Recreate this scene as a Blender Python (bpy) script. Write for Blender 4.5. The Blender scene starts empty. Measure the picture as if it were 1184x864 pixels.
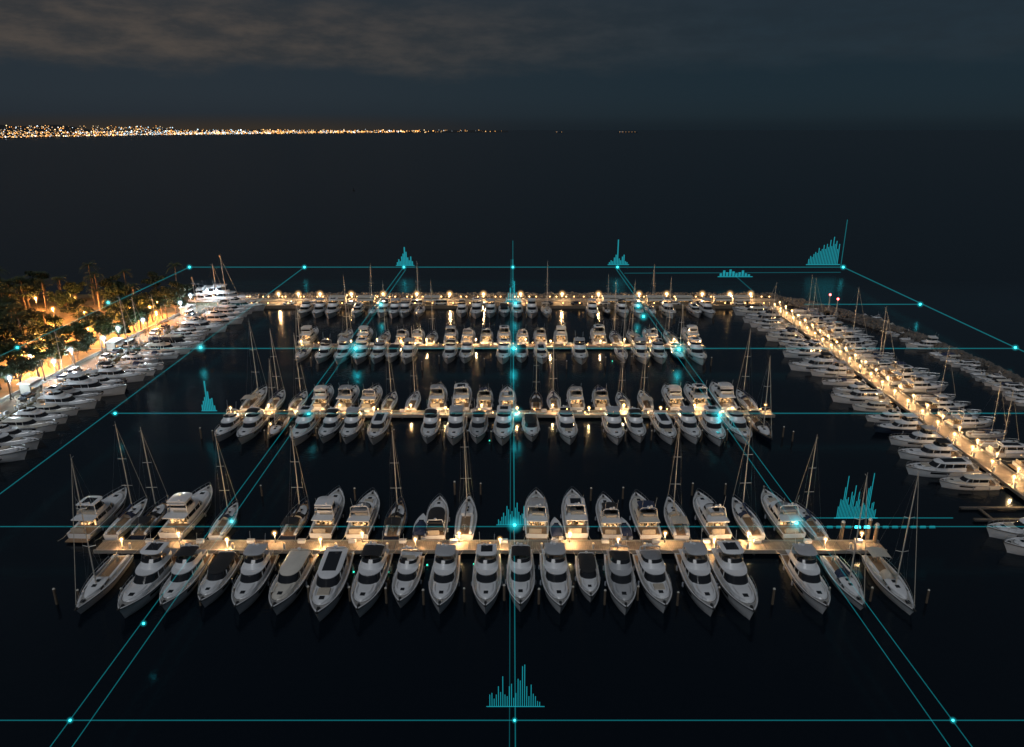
import bpy, bmesh, math, random
from mathutils import Vector, Matrix
random.seed(7)
R = math.radians
PI = math.pi
scene = bpy.context.scene
col = scene.collection
# ------------------------------------------------------------------ camera
FPX, CX, CY, CH = 845.0, 592.0, 432.0, 65.0
PITCH = math.atan((432 - 150) / FPX)
cd = bpy.data.cameras.new('camera'); cam = bpy.data.objects.new('camera', cd); col.objects.link(cam)
cam.location = (0, 0, CH); cam.rotation_euler = (PI / 2 - PITCH, 0, 0)
cd.sensor_width = 36; cd.lens = 36 * FPX / 1184; cd.clip_start = 1; cd.clip_end = 200000
scene.camera = cam

def P(px, py, z=0.0):
    """ground point (height z) that the photo shows at a pixel"""
    x = (px - CX) / FPX; v = -(py - CY) / FPX
    c, s = math.cos(PITCH), math.sin(PITCH)
    d = Vector((x, c + v * s, -s + v * c))
    t = (z - CH) / d.z
    return Vector((0, 0, CH)) + d * t

# ------------------------------------------------------------------ materials
def mat(name, rgb, rough=0.5, metal=0.0, emit=None, es=0.0, noise=0.0, nscale=3.0, rgb2=None, coat=0.0, spec=None, bump=0.0):
    m = bpy.data.materials.new(name); m.use_nodes = True
    nt = m.node_tree; b = nt.nodes['Principled BSDF']
    b.inputs['Base Color'].default_value = (*rgb, 1); b.inputs['Roughness'].default_value = rough
    b.inputs['Metallic'].default_value = metal
    if coat: b.inputs['Coat Weight'].default_value = coat
    if spec is not None: b.inputs['Specular IOR Level'].default_value = spec
    if emit: b.inputs['Emission Color'].default_value = (*emit, 1); b.inputs['Emission Strength'].default_value = es
    if noise or rgb2 or bump:
        tc = nt.nodes.new('ShaderNodeTexCoord'); oi = nt.nodes.new('ShaderNodeObjectInfo')
        ad = nt.nodes.new('ShaderNodeVectorMath'); ad.operation = 'ADD'
        mu = nt.nodes.new('ShaderNodeMath'); mu.operation = 'MULTIPLY'; mu.inputs[1].default_value = 50
        nt.links.new(oi.outputs['Random'], mu.inputs[0]); nt.links.new(mu.outputs[0], ad.inputs[1])
        nt.links.new(tc.outputs['Object'], ad.inputs[0])
        n = nt.nodes.new('ShaderNodeTexNoise'); n.inputs['Scale'].default_value = nscale; n.inputs['Detail'].default_value = 6
        n.inputs['Roughness'].default_value = 0.65
        nt.links.new(ad.outputs[0], n.inputs['Vector'])
        if noise or rgb2:
            r = nt.nodes.new('ShaderNodeValToRGB'); nt.links.new(n.outputs['Fac'], r.inputs['Fac'])
            r.color_ramp.elements[0].position = .3; r.color_ramp.elements[1].position = .7
            lo = rgb2 if rgb2 else tuple(c * (1 - noise) for c in rgb)
            r.color_ramp.elements[0].color = (*lo, 1); r.color_ramp.elements[1].color = (*rgb, 1)
            nt.links.new(r.outputs['Color'], b.inputs['Base Color'])
        if bump:
            bp = nt.nodes.new('ShaderNodeBump'); bp.inputs['Strength'].default_value = bump; bp.inputs['Distance'].default_value = .15
            nt.links.new(n.outputs['Fac'], bp.inputs['Height']); nt.links.new(bp.outputs[0], b.inputs['Normal'])
    return m

def mat_holo(name, rgb, s):
    m = bpy.data.materials.new(name); m.use_nodes = True; nt = m.node_tree; nt.nodes.clear()
    o = nt.nodes.new('ShaderNodeOutputMaterial'); a = nt.nodes.new('ShaderNodeAddShader')
    t = nt.nodes.new('ShaderNodeBsdfTransparent'); e = nt.nodes.new('ShaderNodeEmission')
    e.inputs[0].default_value = (*rgb, 1); e.inputs[1].default_value = s
    nt.links.new(t.outputs[0], a.inputs[0]); nt.links.new(e.outputs[0], a.inputs[1]); nt.links.new(a.outputs[0], o.inputs[0])
    return m

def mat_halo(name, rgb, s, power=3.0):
    """a ball of painted bloom: brightest in the middle, nothing at its rim, the same from every side"""
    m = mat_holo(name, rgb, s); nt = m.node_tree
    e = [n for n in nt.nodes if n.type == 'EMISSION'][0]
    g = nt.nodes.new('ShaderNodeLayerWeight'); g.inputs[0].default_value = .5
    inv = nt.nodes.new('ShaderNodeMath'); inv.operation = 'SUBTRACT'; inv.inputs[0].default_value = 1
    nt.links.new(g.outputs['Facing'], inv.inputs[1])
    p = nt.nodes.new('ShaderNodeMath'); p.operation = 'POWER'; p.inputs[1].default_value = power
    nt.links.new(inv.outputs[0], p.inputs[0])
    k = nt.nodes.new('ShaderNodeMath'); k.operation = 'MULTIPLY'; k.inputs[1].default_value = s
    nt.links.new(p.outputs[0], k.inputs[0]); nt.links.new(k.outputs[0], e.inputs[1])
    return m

M = {}
M['gel'] = mat('white_gelcoat', (.74, .75, .77), .28, noise=.14, nscale=.9, coat=.3)
M['gel2'] = mat('cream_gelcoat', (.66, .62, .55), .32, noise=.15, nscale=.9, coat=.3)
M['gelgrey'] = mat('grey_gelcoat', (.42, .43, .45), .35, noise=.15, nscale=.9, coat=.2)
M['deck'] = mat('nonslip_deck', (.40, .39, .375), .65, noise=.22, nscale=2.2)
M['teak'] = mat('teak_deck', (.33, .21, .12), .7, noise=.4, nscale=5)
M['navy'] = mat('navy_hull', (.02, .03, .06), .25, noise=.3, coat=.3)
M['glass'] = mat('tinted_glass', (.012, .014, .018), .06, spec=.6)
M['litglass'] = mat('lit_saloon_glass', (.05, .04, .03), .15, emit=(1, .62, .28), es=.9, noise=.5, nscale=2.5)
def lit_glass():
    m = mat('lit_saloon_glass', (.03, .025, .02), .12); nt = m.node_tree; b = nt.nodes['Principled BSDF']
    tc = nt.nodes.new('ShaderNodeTexCoord'); v = nt.nodes.new('ShaderNodeTexVoronoi'); v.inputs['Scale'].default_value = 2.6; v.distance = 'CHEBYCHEV'
    oi = nt.nodes.new('ShaderNodeObjectInfo'); ad = nt.nodes.new('ShaderNodeVectorMath'); ad.operation = 'ADD'; mu = nt.nodes.new('ShaderNodeMath'); mu.operation = 'MULTIPLY'; mu.inputs[1].default_value = 60
    nt.links.new(oi.outputs['Random'], mu.inputs[0]); nt.links.new(mu.outputs[0], ad.inputs[1]); nt.links.new(tc.outputs['Object'], ad.inputs[0]); nt.links.new(ad.outputs[0], v.inputs['Vector'])
    sp = nt.nodes.new('ShaderNodeSeparateColor'); nt.links.new(v.outputs['Color'], sp.inputs[0])
    p = nt.nodes.new('ShaderNodeMath'); p.operation = 'POWER'; p.inputs[1].default_value = 3; nt.links.new(sp.outputs[0], p.inputs[0])
    k = nt.nodes.new('ShaderNodeMath'); k.operation = 'MULTIPLY'; k.inputs[1].default_value = 2.2; nt.links.new(p.outputs[0], k.inputs[0])
    b.inputs['Emission Color'].default_value = (1, .58, .24, 1); nt.links.new(k.outputs[0], b.inputs['Emission Strength']); return m
M['litglass'] = lit_glass()
M['canvas_black'] = mat('black_canvas', (.02, .021, .024), .85, noise=.3, nscale=4, bump=.3)
M['canvas_navy'] = mat('navy_canvas', (.025, .04, .09), .85, noise=.3, nscale=4, bump=.3)
M['canvas_grey'] = mat('grey_canvas', (.24, .245, .26), .85, noise=.25, nscale=4, bump=.3)
M['canvas_cream'] = mat('cream_canvas', (.55, .5, .42), .85, noise=.25, nscale=4, bump=.3)
M['steel'] = mat('stainless_steel', (.6, .6, .6), .3, 1.0)
M['alu'] = mat('mast_aluminium', (.66, .62, .56), .4, .2, noise=.2)
M['rope'] = mat('mooring_rope', (.45, .42, .36), .9)
M['dark'] = mat('dark_fittings', (.03, .03, .03), .5)
M['seat'] = mat('cushion', (.5, .44, .36), .8, noise=.25, nscale=3)
M['fender'] = mat('fender_rubber', (.35, .38, .44), .6)
M['antifoul'] = mat('antifouling', (.05, .02, .02), .7)
M['wood'] = mat('pile_wood', (.16, .12, .085), .85, noise=.5, nscale=4, bump=.5)
M['conc'] = mat('concrete', (.30, .28, .25), .85, noise=.35, nscale=.8, bump=.2)
M['conc_dark'] = mat('wet_concrete', (.1, .095, .09), .6, noise=.4, nscale=1)
M['rock'] = mat('breakwater_rock', (.16, .145, .13), .9, rgb2=(.04, .037, .035), nscale=.6, bump=.5)
M['soil'] = mat('park_ground', (.17, .125, .07), .95, rgb2=(.035, .045, .02), nscale=.16)
M['pave'] = mat('promenade_paving', (.19, .155, .115), .85, noise=.35, nscale=.5)
M['bark'] = mat('bark', (.12, .09, .065), .95, noise=.5, nscale=3, bump=.5)
M['leaf'] = mat('foliage', (.05, .085, .028), .7, rgb2=(.02, .036, .013), nscale=.5)
M['leaf2'] = mat('dark_foliage', (.03, .05, .02), .7, rgb2=(.013, .022, .009), nscale=.5)
M['palm'] = mat('palm_frond', (.08, .1, .035), .6, rgb2=(.04, .055, .02), nscale=.6)
M['pole'] = mat('lamp_pole_paint', (.12, .12, .12), .5)
M['warm'] = mat('warm_lamp', (.9, .7, .4), .4, emit=(1, .66, .30), es=22)
M['orange'] = mat('sodium_lamp', (.9, .6, .3), .4, emit=(1, .45, .10), es=22)
M['white'] = mat('cool_lamp', (.9, .9, .9), .4, emit=(.80, .93, 1), es=26)
M['pedcap'] = mat('pedestal_cap', (.5, .45, .35), .5, emit=(1, .6, .25), es=.8)
M['bol'] = mat('bollard_lamp', (.8, .6, .3), .5, emit=(1, .52, .18), es=6)
M['ship'] = mat('ship_light', (.8, .5, .2), .5, emit=(1, .5, .18), es=.6)
M['red'] = mat('red_lamp', (.9, .1, .1), .4, emit=(1, .12, .12), es=10)
M['green'] = mat('green_reflection', (.1, .7, .6), .4, emit=(.04, .9, .62), es=1.4)
M['wallw'] = mat('kiosk_wall', (.45, .42, .37), .8, noise=.2, nscale=1)
M['awning'] = mat('white_awning', (.55, .53, .48), .8, noise=.15, nscale=1)
M['carw'] = mat('white_car_paint', (.7, .7, .7), .3, coat=.5)
M['card'] = mat('dark_car_paint', (.06, .07, .09), .3, coat=.5)
M['tyre'] = mat('tyre_rubber', (.02, .02, .02), .9)
M['holo'] = mat_holo('cyan_light_line', (.02, .64, .75), .088)
M['holo_dim'] = mat_holo('dim_cyan_light_line', (.02, .55, .66), .06)
M['holo_bar'] = mat_holo('cyan_light_bar', (.02, .62, .75), .2)
M['node'] = mat_holo('cyan_light_node', (.05, .85, 1), 2.2)
M['halo_c'] = mat_halo('cyan_bloom', (.02, .7, .8), .32, 7)  # bloom painted as emission on added balls around lamps and nodes
M['halo_w'] = mat_halo('warm_bloom', (1, .55, .2), .8, 9)
M['halo_o'] = mat_halo('orange_bloom', (1, .4, .08), .8, 9)
M['halo_k'] = mat_halo('cool_bloom', (.7, .9, 1), .9, 9)

# ------------------------------------------------------------------ mesh helpers
class MB:
    def __init__(s): s.v = []; s.f = []
    def add(s, vs, fs):
        o = len(s.v); s.v += [tuple(v) for v in vs]; s.f += [tuple(i + o for i in f) for f in fs]; return s
    def box(s, x0, x1, y0, y1, z0, z1, tx=0, ty=0):
        """box; top inset by tx, ty"""
        v = [(x0, y0, z0), (x1, y0, z0), (x1, y1, z0), (x0, y1, z0), (x0 + tx, y0 + ty, z1), (x1 - tx, y0 + ty, z1), (x1 - tx, y1 - ty, z1), (x0 + tx, y1 - ty, z1)]
        return s.add(v, [(3, 2, 1, 0), (4, 5, 6, 7), (0, 1, 5, 4), (1, 2, 6, 5), (2, 3, 7, 6), (3, 0, 4, 7)])
    def tube(s, pts, r, n=6, r1=None, cap=True):
        pts = [Vector(p) for p in pts]; k = len(pts); vs = []
        for i, p in enumerate(pts):
            d = (pts[min(i + 1, k - 1)] - pts[max(i - 1, 0)])
            if d.length < 1e-9: d = Vector((0, 0, 1))
            d.normalize(); a = d.cross(Vector((0, 0, 1)) if abs(d.z) < .95 else Vector((1, 0, 0))).normalized(); b = d.cross(a)
            rr = r if r1 is None else r + (r1 - r) * i / max(1, k - 1)
            for j in range(n):
                t = 2 * PI * j / n; vs.append(p + a * math.cos(t) * rr + b * math.sin(t) * rr)
        fs = [(i * n + j, i * n + (j + 1) % n, (i + 1) * n + (j + 1) % n, (i + 1) * n + j) for i in range(k - 1) for j in range(n)]
        if cap: fs += [tuple(range(n - 1, -1, -1)), tuple(range((k - 1) * n, k * n))]
        return s.add(vs, fs)
    def ball(s, c, r, n=10, m=6, sz=1.0):
        c = Vector(c); vs = [c + Vector((0, 0, -r * sz))]
        for i in range(1, m):
            a = -PI / 2 + PI * i / m
            for j in range(n):
                t = 2 * PI * j / n; vs.append(c + Vector((math.cos(a) * math.cos(t) * r, math.cos(a) * math.sin(t) * r, math.sin(a) * r * sz)))
        vs.append(c + Vector((0, 0, r * sz))); top = len(vs) - 1; fs = []
        for j in range(n):
            fs.append((0, 1 + (j + 1) % n, 1 + j)); fs.append((top, 1 + (m - 2) * n + j, 1 + (m - 2) * n + (j + 1) % n))
            for i in range(m - 2):
                a = 1 + i * n; fs.append((a + j, a + (j + 1) % n, a + n + (j + 1) % n, a + n + j))
        return s.add(vs, fs)
    def loft(s, rings, bottom=False, top=True):
        n = len(rings[0]); vs = [p for r in rings for p in r]
        fs = [(i * n + j, i * n + (j + 1) % n, (i + 1) * n + (j + 1) % n, (i + 1) * n + j) for i in range(len(rings) - 1) for j in range(n)]
        if bottom: fs.append(tuple(range(n - 1, -1, -1)))
        if top: fs.append(tuple(range((len(rings) - 1) * n, len(rings) * n)))
        return s.add(vs, fs)
    def build(s, name, m, parent=None, smooth=False):
        me = bpy.data.meshes.new(name); me.from_pydata(s.v, [], s.f); me.validate(); me.update()
        me.materials.append(m)
        if smooth:
            me.shade_smooth() if hasattr(me, 'shade_smooth') else None
            try: me.set_sharp_from_angle(angle=R(38))
            except Exception: pass
        o = bpy.data.objects.new(name, me); col.objects.link(o)
        if parent is not None: o.parent = parent
        return o

def plan(y0, y1, w0, w1, sf=.55, p=2.3, z=0.0, z1=None, n=7, wf=0.0):
    """closed outline: flat aft edge at y0, rounded front at y1 ; z runs to z1 at the front"""
    out = []
    ss = [0, .25, sf] + [sf + (1 - sf) * math.sin(PI / 2 * i / n) for i in range(1, n)]
    for s_ in ss:
        if s_ <= sf: w = w0 + (w1 - w0) * min(1, s_ / max(sf * .8, .01))
        else: w = wf + (w1 - wf) * max(0, 1 - ((s_ - sf) / (1 - sf)) ** p) ** (1 / p)
        out.append((w, y0 + (y1 - y0) * s_))
    out.append((max(wf, .06 * w1), y1))
    pts = out + [(-x, y) for x, y in reversed(out)]
    zz = lambda y: z if z1 is None else z + (z1 - z) * max(0, min(1, (y - y0) / (y1 - y0)))
    return [Vector((x, y, zz(y))) for x, y in pts]

def tag(o, label=None, cat=None, group=None, kind=None):
    if label: o['label'] = label
    if cat: o['category'] = cat
    if group: o['group'] = group
    if kind: o['kind'] = kind
    return o
def empty(name, loc=(0, 0, 0), rz=0, label=None, cat=None, group=None):
    o = bpy.data.objects.new(name, None); col.objects.link(o); o.location = loc; o.rotation_euler = (0, 0, rz); o.empty_display_size = .3
    return tag(o, label, cat, group)
KIDS = {}
def kids(o):
    if o.name not in KIDS: KIDS[o.name] = list(o.children)
    return KIDS[o.name]
def copy_tree(o, parent=None):
    c = o.copy(); col.objects.link(c)
    if parent is not None:
        c.parent = parent
    for ch in kids(o): copy_tree(ch, c)
    return c
USED = set()
def place(proto, loc, rz, label, group, cat=None, sc=1.0):
    """the first time the prototype itself, afterwards copies of it and its parts"""
    if proto.name in USED: o = copy_tree(proto)
    else: USED.add(proto.name); kids(proto); [kids(c) for c in proto.children]; o = proto
    o.location = loc; o.rotation_euler = (0, 0, rz); o.scale = (sc, sc, sc)
    tag(o, label, cat, group); return o

ONES = ['', 'first', 'second', 'third', 'fourth', 'fifth', 'sixth', 'seventh', 'eighth', 'ninth', 'tenth', 'eleventh', 'twelfth', 'thirteenth', 'fourteenth', 'fifteenth', 'sixteenth', 'seventeenth', 'eighteenth', 'nineteenth']
TENS = {20: 'twentieth', 30: 'thirtieth', 40: 'fortieth', 50: 'fiftieth', 60: 'sixtieth', 70: 'seventieth', 80: 'eightieth', 90: 'ninetieth'}
TEN2 = {20: 'twenty', 30: 'thirty', 40: 'forty', 50: 'fifty', 60: 'sixty', 70: 'seventy', 80: 'eighty', 90: 'ninety'}
def nth(n):
    if n >= 100: return 'hundredth' if n == 100 else 'hundred-and-' + nth(n - 100)
    if n < 20: return ONES[n]
    t = n // 10 * 10
    return TENS[t] if n == t else TEN2[t] + '-' + ONES[n - t]

# ------------------------------------------------------------------ boats (bow +Y, origin on the waterline)
def hull_parts(root, L, B, hs, hb, hullm, deckm, stern_w=.88, full=2.2, tm=.42, rake=1.1, recess=.16, dipcock=None, stripe=None):
    """hull shell, rub rail and deck; returns half beam and sheer height functions of y"""
    NS = 22
    def fw(t):
        if t < tm: return stern_w + (1 - stern_w) * math.sin(PI / 2 * t / tm)
        return max(.012, (1 - ((t - tm) / (1 - tm)) ** full))
    def hh(t): return hs + (hb - hs) * t ** 1.7
    prof = [(.0, -.45), (.70, -.25), (.84, .12), (.93, .5), (1.0, 1.0)]
    mb = MB(); rows = []
    for i in range(NS + 1):
        t = 1 - (1 - i / NS) ** 1.35; w = fw(t) * B / 2; h = hh(t); row = []
        for k, (wx, hz) in enumerate(prof):
            z = hz * h if hz > 0 else hz
            bow = max(0, (t - .55) / .45)
            flare = 1 - (1 - wx) * (1 + .9 * bow ** 1.5) if k > 0 else 0
            x = w * max(.0, flare)
            y = -L / 2 + L * t - rake * bow ** 2 * (1 - max(0, z) / h)
            row.append(Vector((x, y, z)))
        rows.append(row)
    n = len(prof)
    for sgn in (1, -1):
        vs = [Vector((p.x * sgn, p.y, p.z)) for r in rows for p in r]
        fs = []
        for i in range(NS):
            for k in range(n - 1):
                q = (i * n + k, (i + 1) * n + k, (i + 1) * n + k + 1, i * n + k + 1)
                fs.append(q if sgn > 0 else q[::-1])
        mb.add(vs, fs)
    tr = [rows[0][k] for k in range(n)]
    mb.add([p for p in tr] + [Vector((-p.x, p.y, p.z)) for p in reversed(tr[1:])], [tuple(range(2 * n - 1))])
    # cap rail and inner bulwark
    top = [r[-1] for r in rows]
    inn = [Vector((max(.0, p.x - .12), p.y - (.15 if i > NS - 3 else 0), p.z + .01)) for i, p in enumerate(top)]
    dk = [Vector((max(.0, p.x - .15), p.y, p.z - recess)) for p in inn]
    for sgn in (1, -1):
        seq = [top, inn, dk]
        vs = [Vector((p.x * sgn, p.y, p.z)) for r in seq for p in r]; m_ = NS + 1
        fs = []
        for a in range(2):
            for i in range(NS):
                q = (a * m_ + i, a * m_ + i + 1, (a + 1) * m_ + i + 1, (a + 1) * m_ + i); fs.append(q if sgn > 0 else q[::-1])
        mb.add(vs, fs)
    hull = mb.build('hull', hullm, root, True)
    d = MB()
    vs = []; fs = []
    for i in range(NS + 1): vs += [Vector((-dk[i].x, dk[i].y, dk[i].z)), dk[i]]
    for i in range(NS): fs.append((2 * i, 2 * i + 1, 2 * i + 3, 2 * i + 2))
    d.add(vs, fs); deck = d.build('deck', deckm, root, True)
    rr = MB()
    for sgn in (1, -1): rr.tube([Vector((p.x * sgn * 1.005, p.y, p.z - .14)) for p in top[::2]], .05, 5)
    rr.build('rub_rail', M['dark'] if stripe is None else stripe, hull)
    def hw(y): t = (y + L / 2) / L; return fw(max(0, min(1, t))) * B / 2
    def sh(y): t = (y + L / 2) / L; return hh(max(0, min(1, t)))
    return hull, deck, hw, sh

def lines(root, L, B, hs):
    for sgn in (1, -1):
        m = MB(); a = Vector((sgn * B * .40, -L / 2 + .25, hs + .02)); b = Vector((sgn * B * .52, -L / 2 - 1.9, 1.12))
        m.tube([a, a.lerp(b, .5) + Vector((0, 0, -.18)), b], .035, 4); m.build('mooring_line', M['rope'], root)
def bow_rail(root, L, hw, sh, y0, h=.65, step=1.1):
    ys = []; y = y0
    while y < L / 2 - .35: ys.append(y); y += step
    ys.append(L / 2 - .25); mb = MB()
    for sgn in (1, -1):
        pts = [Vector((sgn * max(.04, hw(y) - .12), y - .05, sh(y) + h)) for y in ys]
        mb.tube(pts, .028, 5)
        for y, p in zip(ys, pts): mb.tube([(p.x, p.y, sh(y) - .05), p], .02, 4)
    return mb.build('bow_rail', M['steel'], root)

def motor_yacht(cfg):
    """flybridge yacht or sport cruiser"""
    L = cfg.get('L', 14.5); B = cfg.get('B', 4.4); k = L / 14.5
    root = empty(cfg.get('name', 'motor_yacht')); gel = M[cfg.get('gel', 'gel')]
    hs, hb = 1.35 * k, 2.1 * k
    hull, deck, hw, sh = hull_parts(root, L, B, hs, hb, M[cfg.get('hull', 'gel')], M['deck'], full=cfg.get('full', 2.75))
    # hull windows
    for sgn in (1, -1):
        hwn = MB()
        for (a, b_) in ((-.8, 2.9),):
            ys = [(a + (b_ - a) * q / 4) * k for q in range(5)]
            for i in range(4):
                y0_, y1_ = ys[i], ys[i + 1]
                vs = [(sgn * (hw(y) * f + .035), y, z * sh(y)) for (y, f, z) in ((y0_, .945, .56), (y1_, .94, .56), (y1_, .985, .8), (y0_, .985, .8))]
                hwn.add(vs, [(0, 1, 2, 3) if sgn > 0 else (3, 2, 1, 0)])
        hwn.build('hull_window', M['glass'], hull)
    # swim platform
    sp = MB(); sp.box(-B * .40, B * .40, -L / 2 - 1.0 * k, -L / 2 + .05, .38, .52)
    pl = sp.build('swim_platform', M['teak'], root)
    dz = hs - .14
    # cockpit sole laid on the aft deck, bench
    cs = MB(); cs.box(-B * .38, B * .38, -L / 2 + .25, -L / 2 + 3.0 * k, dz - .1, dz + .06); cs.build('cockpit_sole', M['teak'], root)
    bn = MB(); bn.box(-B * .3, B * .18, -L / 2 + .3, -L / 2 + .95, dz + .06, dz + .5, .03, .03); bn.box(-B * .3, B * .18, -L / 2 + .22, -L / 2 + .42, dz + .3, dz + .95, .02, .04)
    tb = MB(); tb.box(-.5, .3, -L / 2 + 1.3, -L / 2 + 1.9, dz + .5, dz + .56); tb.tube([(-.1, -L / 2 + 1.6, dz), (-.1, -L / 2 + 1.6, dz + .5)], .06)
    bn.build('cockpit_bench', M['seat'], root); tb.build('cockpit_table', M['teak'], root)
    # saloon
    ya, yf = -L / 2 + 2.9 * k, cfg.get('yf', 1.5) * k
    w = B / 2 - .52 * k; z0 = dz - .05; z1 = 2.0 * k; z2 = 2.85 * k
    fz = sh(yf) - .2
    sl = MB(); sl.loft([plan(ya, yf + .5 * k, w, w, .6, 2.6, z0), plan(ya, yf + .35 * k, w * .98, w * .98, .6, 2.6, z1)], top=True)
    sal = sl.build('saloon', gel, root, True)
    gl = MB(); gl.loft([plan(ya + .04, yf + .32 * k, w * .96, w * .965, .6, 2.6, z1 - .02), plan(ya + .04, yf - .75 * k, w * .88, w * .89, .62, 2.6, z2 + .02)], top=False)
    gl.build('windshield', M['glass'], sal, True)
    # pillars
    pm = MB()
    for sgn in (1, -1):
        for yy in (ya + .15, ya + (yf - ya) * .42, ya + (yf - ya) * .68):
            pm.tube([(sgn * w * .975, yy + .15, z1), (sgn * w * .9, yy, z2)], .07, 4)
    pm.tube([(-w * .97, ya + .16, z1 + .03), (w * .97, ya + .16, z1 + .03)], .05, 4)
    for sgn in (1, -1): pm.tube([(sgn * w * .975, ya + .15, z1 + .02), (sgn * w * .975, ya + (yf - ya) * .7, z1 + .02)], .05, 4)
    pm.build('window_frame', gel, sal, False)
    # aft door
    ad = MB(); ad.box(-w * .78, w * .78, ya - .03, ya + .05, dz + .1, z2 - .12)
    ad.build('saloon_door', M['litglass' if cfg.get('lit') else 'glass'], root)
    fr = MB()
    for xx in (-w * .8, -w * .26, w * .26, w * .8): fr.box(xx - .04, xx + .04, ya - .06, ya - .02, dz + .08, z2 - .1)
    fr.box(-w * .84, w * .84, ya - .065, ya - .015, z2 - .1, z2 - .03)
    fr.build('door_frame', gel, root)
    # trunk cabin / foredeck
    tr = MB(); ty1 = cfg.get('trunk', 5.3) * k; tw = (B / 2 - .75 * k)
    zt0 = sh(yf) - .2
    tr.loft([plan(yf - .3 * k, ty1, tw * 1.04, tw * 1.04, .35, 2.0, zt0 - .1, sh(ty1) - .18), plan(yf - .3 * k, ty1 - .22, tw * .96, tw * .94, .35, 2.0, z1 - .02 * k, sh(ty1) + .1), plan(yf - .3 * k, ty1 - .5, tw * .8, tw * .8, .35, 2.0, z1 + .06 * k, sh(ty1) + .17)])
    trk = tr.build('trunk_cabin', gel, root, True)
    ym = (yf + ty1) / 2 + .6 * k; zm = z1 + (sh(ty1) + .15 - z1) * ((ym - yf) / (ty1 - yf)) + .06
    base_ring = plan(yf - .3 * k, ty1 + .02, tw * 1.06, tw * 1.06, .35, 2.0, zt0 + .02, sh(ty1) - .14)
    sm = MB(); sm.tube(base_ring[2:-2], .035, 4); sm.build('shade_line', M['dark'], trk)  # dark tube painting in the shading line along the trunk base
    for sgn in (1, -1):
        hr = MB(); hr.tube([(sgn * tw * .72, yf + .4 * k, z1 + .16), (sgn * tw * .7, (yf + ty1) / 2, (z1 + sh(ty1)) / 2 + .32), (sgn * tw * .55, ty1 - 1.3 * k, sh(ty1) + .36)], .03, 4); hr.build('hand_rail', M['steel'], trk)
    ht = MB(); ht.box(-.36 * k, .36 * k, ym - .36 * k, ym + .36 * k, zm - .14, zm + .05, .04, .04); ht.build('hatch', M['glass'], trk)
    if cfg.get('sunpad'):
        spd = MB(); spd.box(-.8 * k, .8 * k, ym - 1.9 * k, ym - .55 * k, zm - .05, zm + .16, .06, .06); spd.build('sunpad', M[cfg['sunpad']], trk)
    # windlass and anchor
    an = MB(); yb = L / 2 - 1.0 * k; an.box(-.18, .18, yb - .2, yb + .2, sh(yb) - .18, sh(yb) + .12, .03, .03); an.tube([(0, yb, sh(yb)), (0, L / 2 + .15, sh(L / 2) + .05)], .06)
    an.box(-.22, .22, L / 2 - .1, L / 2 + .12, hb - .05, hb + .1, .05, .02); an.build('anchor', M['dark'], root)
    bow_rail(root, L, hw, sh, -.2 * k); lines(root, L, B, hs)
    # fenders on the sides
    for sgn in (1, -1):
        for yy in (-.3 * L, -.02 * L):
            fm = MB(); fm.tube([(sgn * (hw(yy) + .02), yy, .3), (sgn * (hw(yy) + .1), yy, .4), (sgn * (hw(yy) + .1), yy, .95), (sgn * (hw(yy) + .02), yy, 1.05)], .13, 6)
            fm.build('fender', M['fender'], hull, True)
    top = cfg.get('top', 'hard')
    canv = M[cfg.get('canvas', 'canvas_black')]
    if cfg.get('kind', 'fly') == 'fly':
        # flybridge deck and coaming
        fy0, fy1 = -L / 2 + 1.4 * k, yf - .55 * k; fw_ = w * 1.06
        fb = MB(); fb.loft([plan(fy0, fy1, fw_, fw_ * .98, .55, 2.4, z2), plan(fy0, fy1 + .1, fw_ * 1.02, fw_, .55, 2.4, z2 + .16)], bottom=True)
        fly = fb.build('flybridge', gel, root, True)
        co = MB(); a0 = fy0 + 1.6 * k
        fyr = fy1; fy1 = fy1 - 1.25 * k
        outer0, outer1 = plan(a0, fy1 - .05, fw_ * .97, fw_ * .95, .5, 2.3, z2 + .15), plan(a0, fy1 - .55 * k, fw_ * .9, fw_ * .86, .5, 2.3, z2 + .85 * k)
        inner1, inner0 = plan(a0 + .0, fy1 - .72 * k, fw_ * .84, fw_ * .8, .5, 2.3, z2 + .84 * k), plan(a0, fy1 - .5 * k, fw_ * .84, fw_ * .8, .5, 2.3, z2 + .18)
        rings = [outer0, outer1, inner1, inner0]; nn = len(outer0)
        vs = [p for r in rings for p in r]; fs = [(i * nn + j, i * nn + j + 1, (i + 1) * nn + j + 1, (i + 1) * nn + j) for i in range(3) for j in range(nn - 1)]
        co.add(vs, fs); co.build('coaming', gel, fly, True)
        ws = MB(); o1, o2 = plan(a0 + 1.2 * k, fy1 - .56 * k, fw_ * .88, fw_ * .85, .35, 2.3, z2 + .85 * k), plan(a0 + 1.2 * k, fy1 - .95 * k, fw_ * .82, fw_ * .78, .35, 2.3, z2 + 1.25 * k)
        ws.add(o1 + o2, [(j, j + 1, nn + j + 1, nn + j) for j in range(nn - 1)]); ws.build('wind_deflector', M['glass'], fly, True)
        st = MB(); zz = z2 + .17
        st.box(-fw_ * .45, fw_ * .75, a0 + .2, a0 + .8 * k, zz, zz + .45, .03, .03)
        st.box(-fw_ * .75, -fw_ * .45, a0 + .8 * k, a0 + 2.2 * k, zz, zz + .45, .03, .03)
        st.build('flybridge_seat', M['seat'], fly)
        st = MB(); st.box(fw_ * .15, fw_ * .6, fy1 - 2.1 * k, fy1 - 1.65 * k, zz, zz + .9, .03, .03); st.build('helm_seat', M['canvas_black'], fly)
        he = MB(); he.box(fw_ * .1, fw_ * .7, fy1 - 1.5 * k, fy1 - .95 * k, zz, zz + .85, .02, .12); he.build('helm_console', M['dark'], fly)
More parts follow.
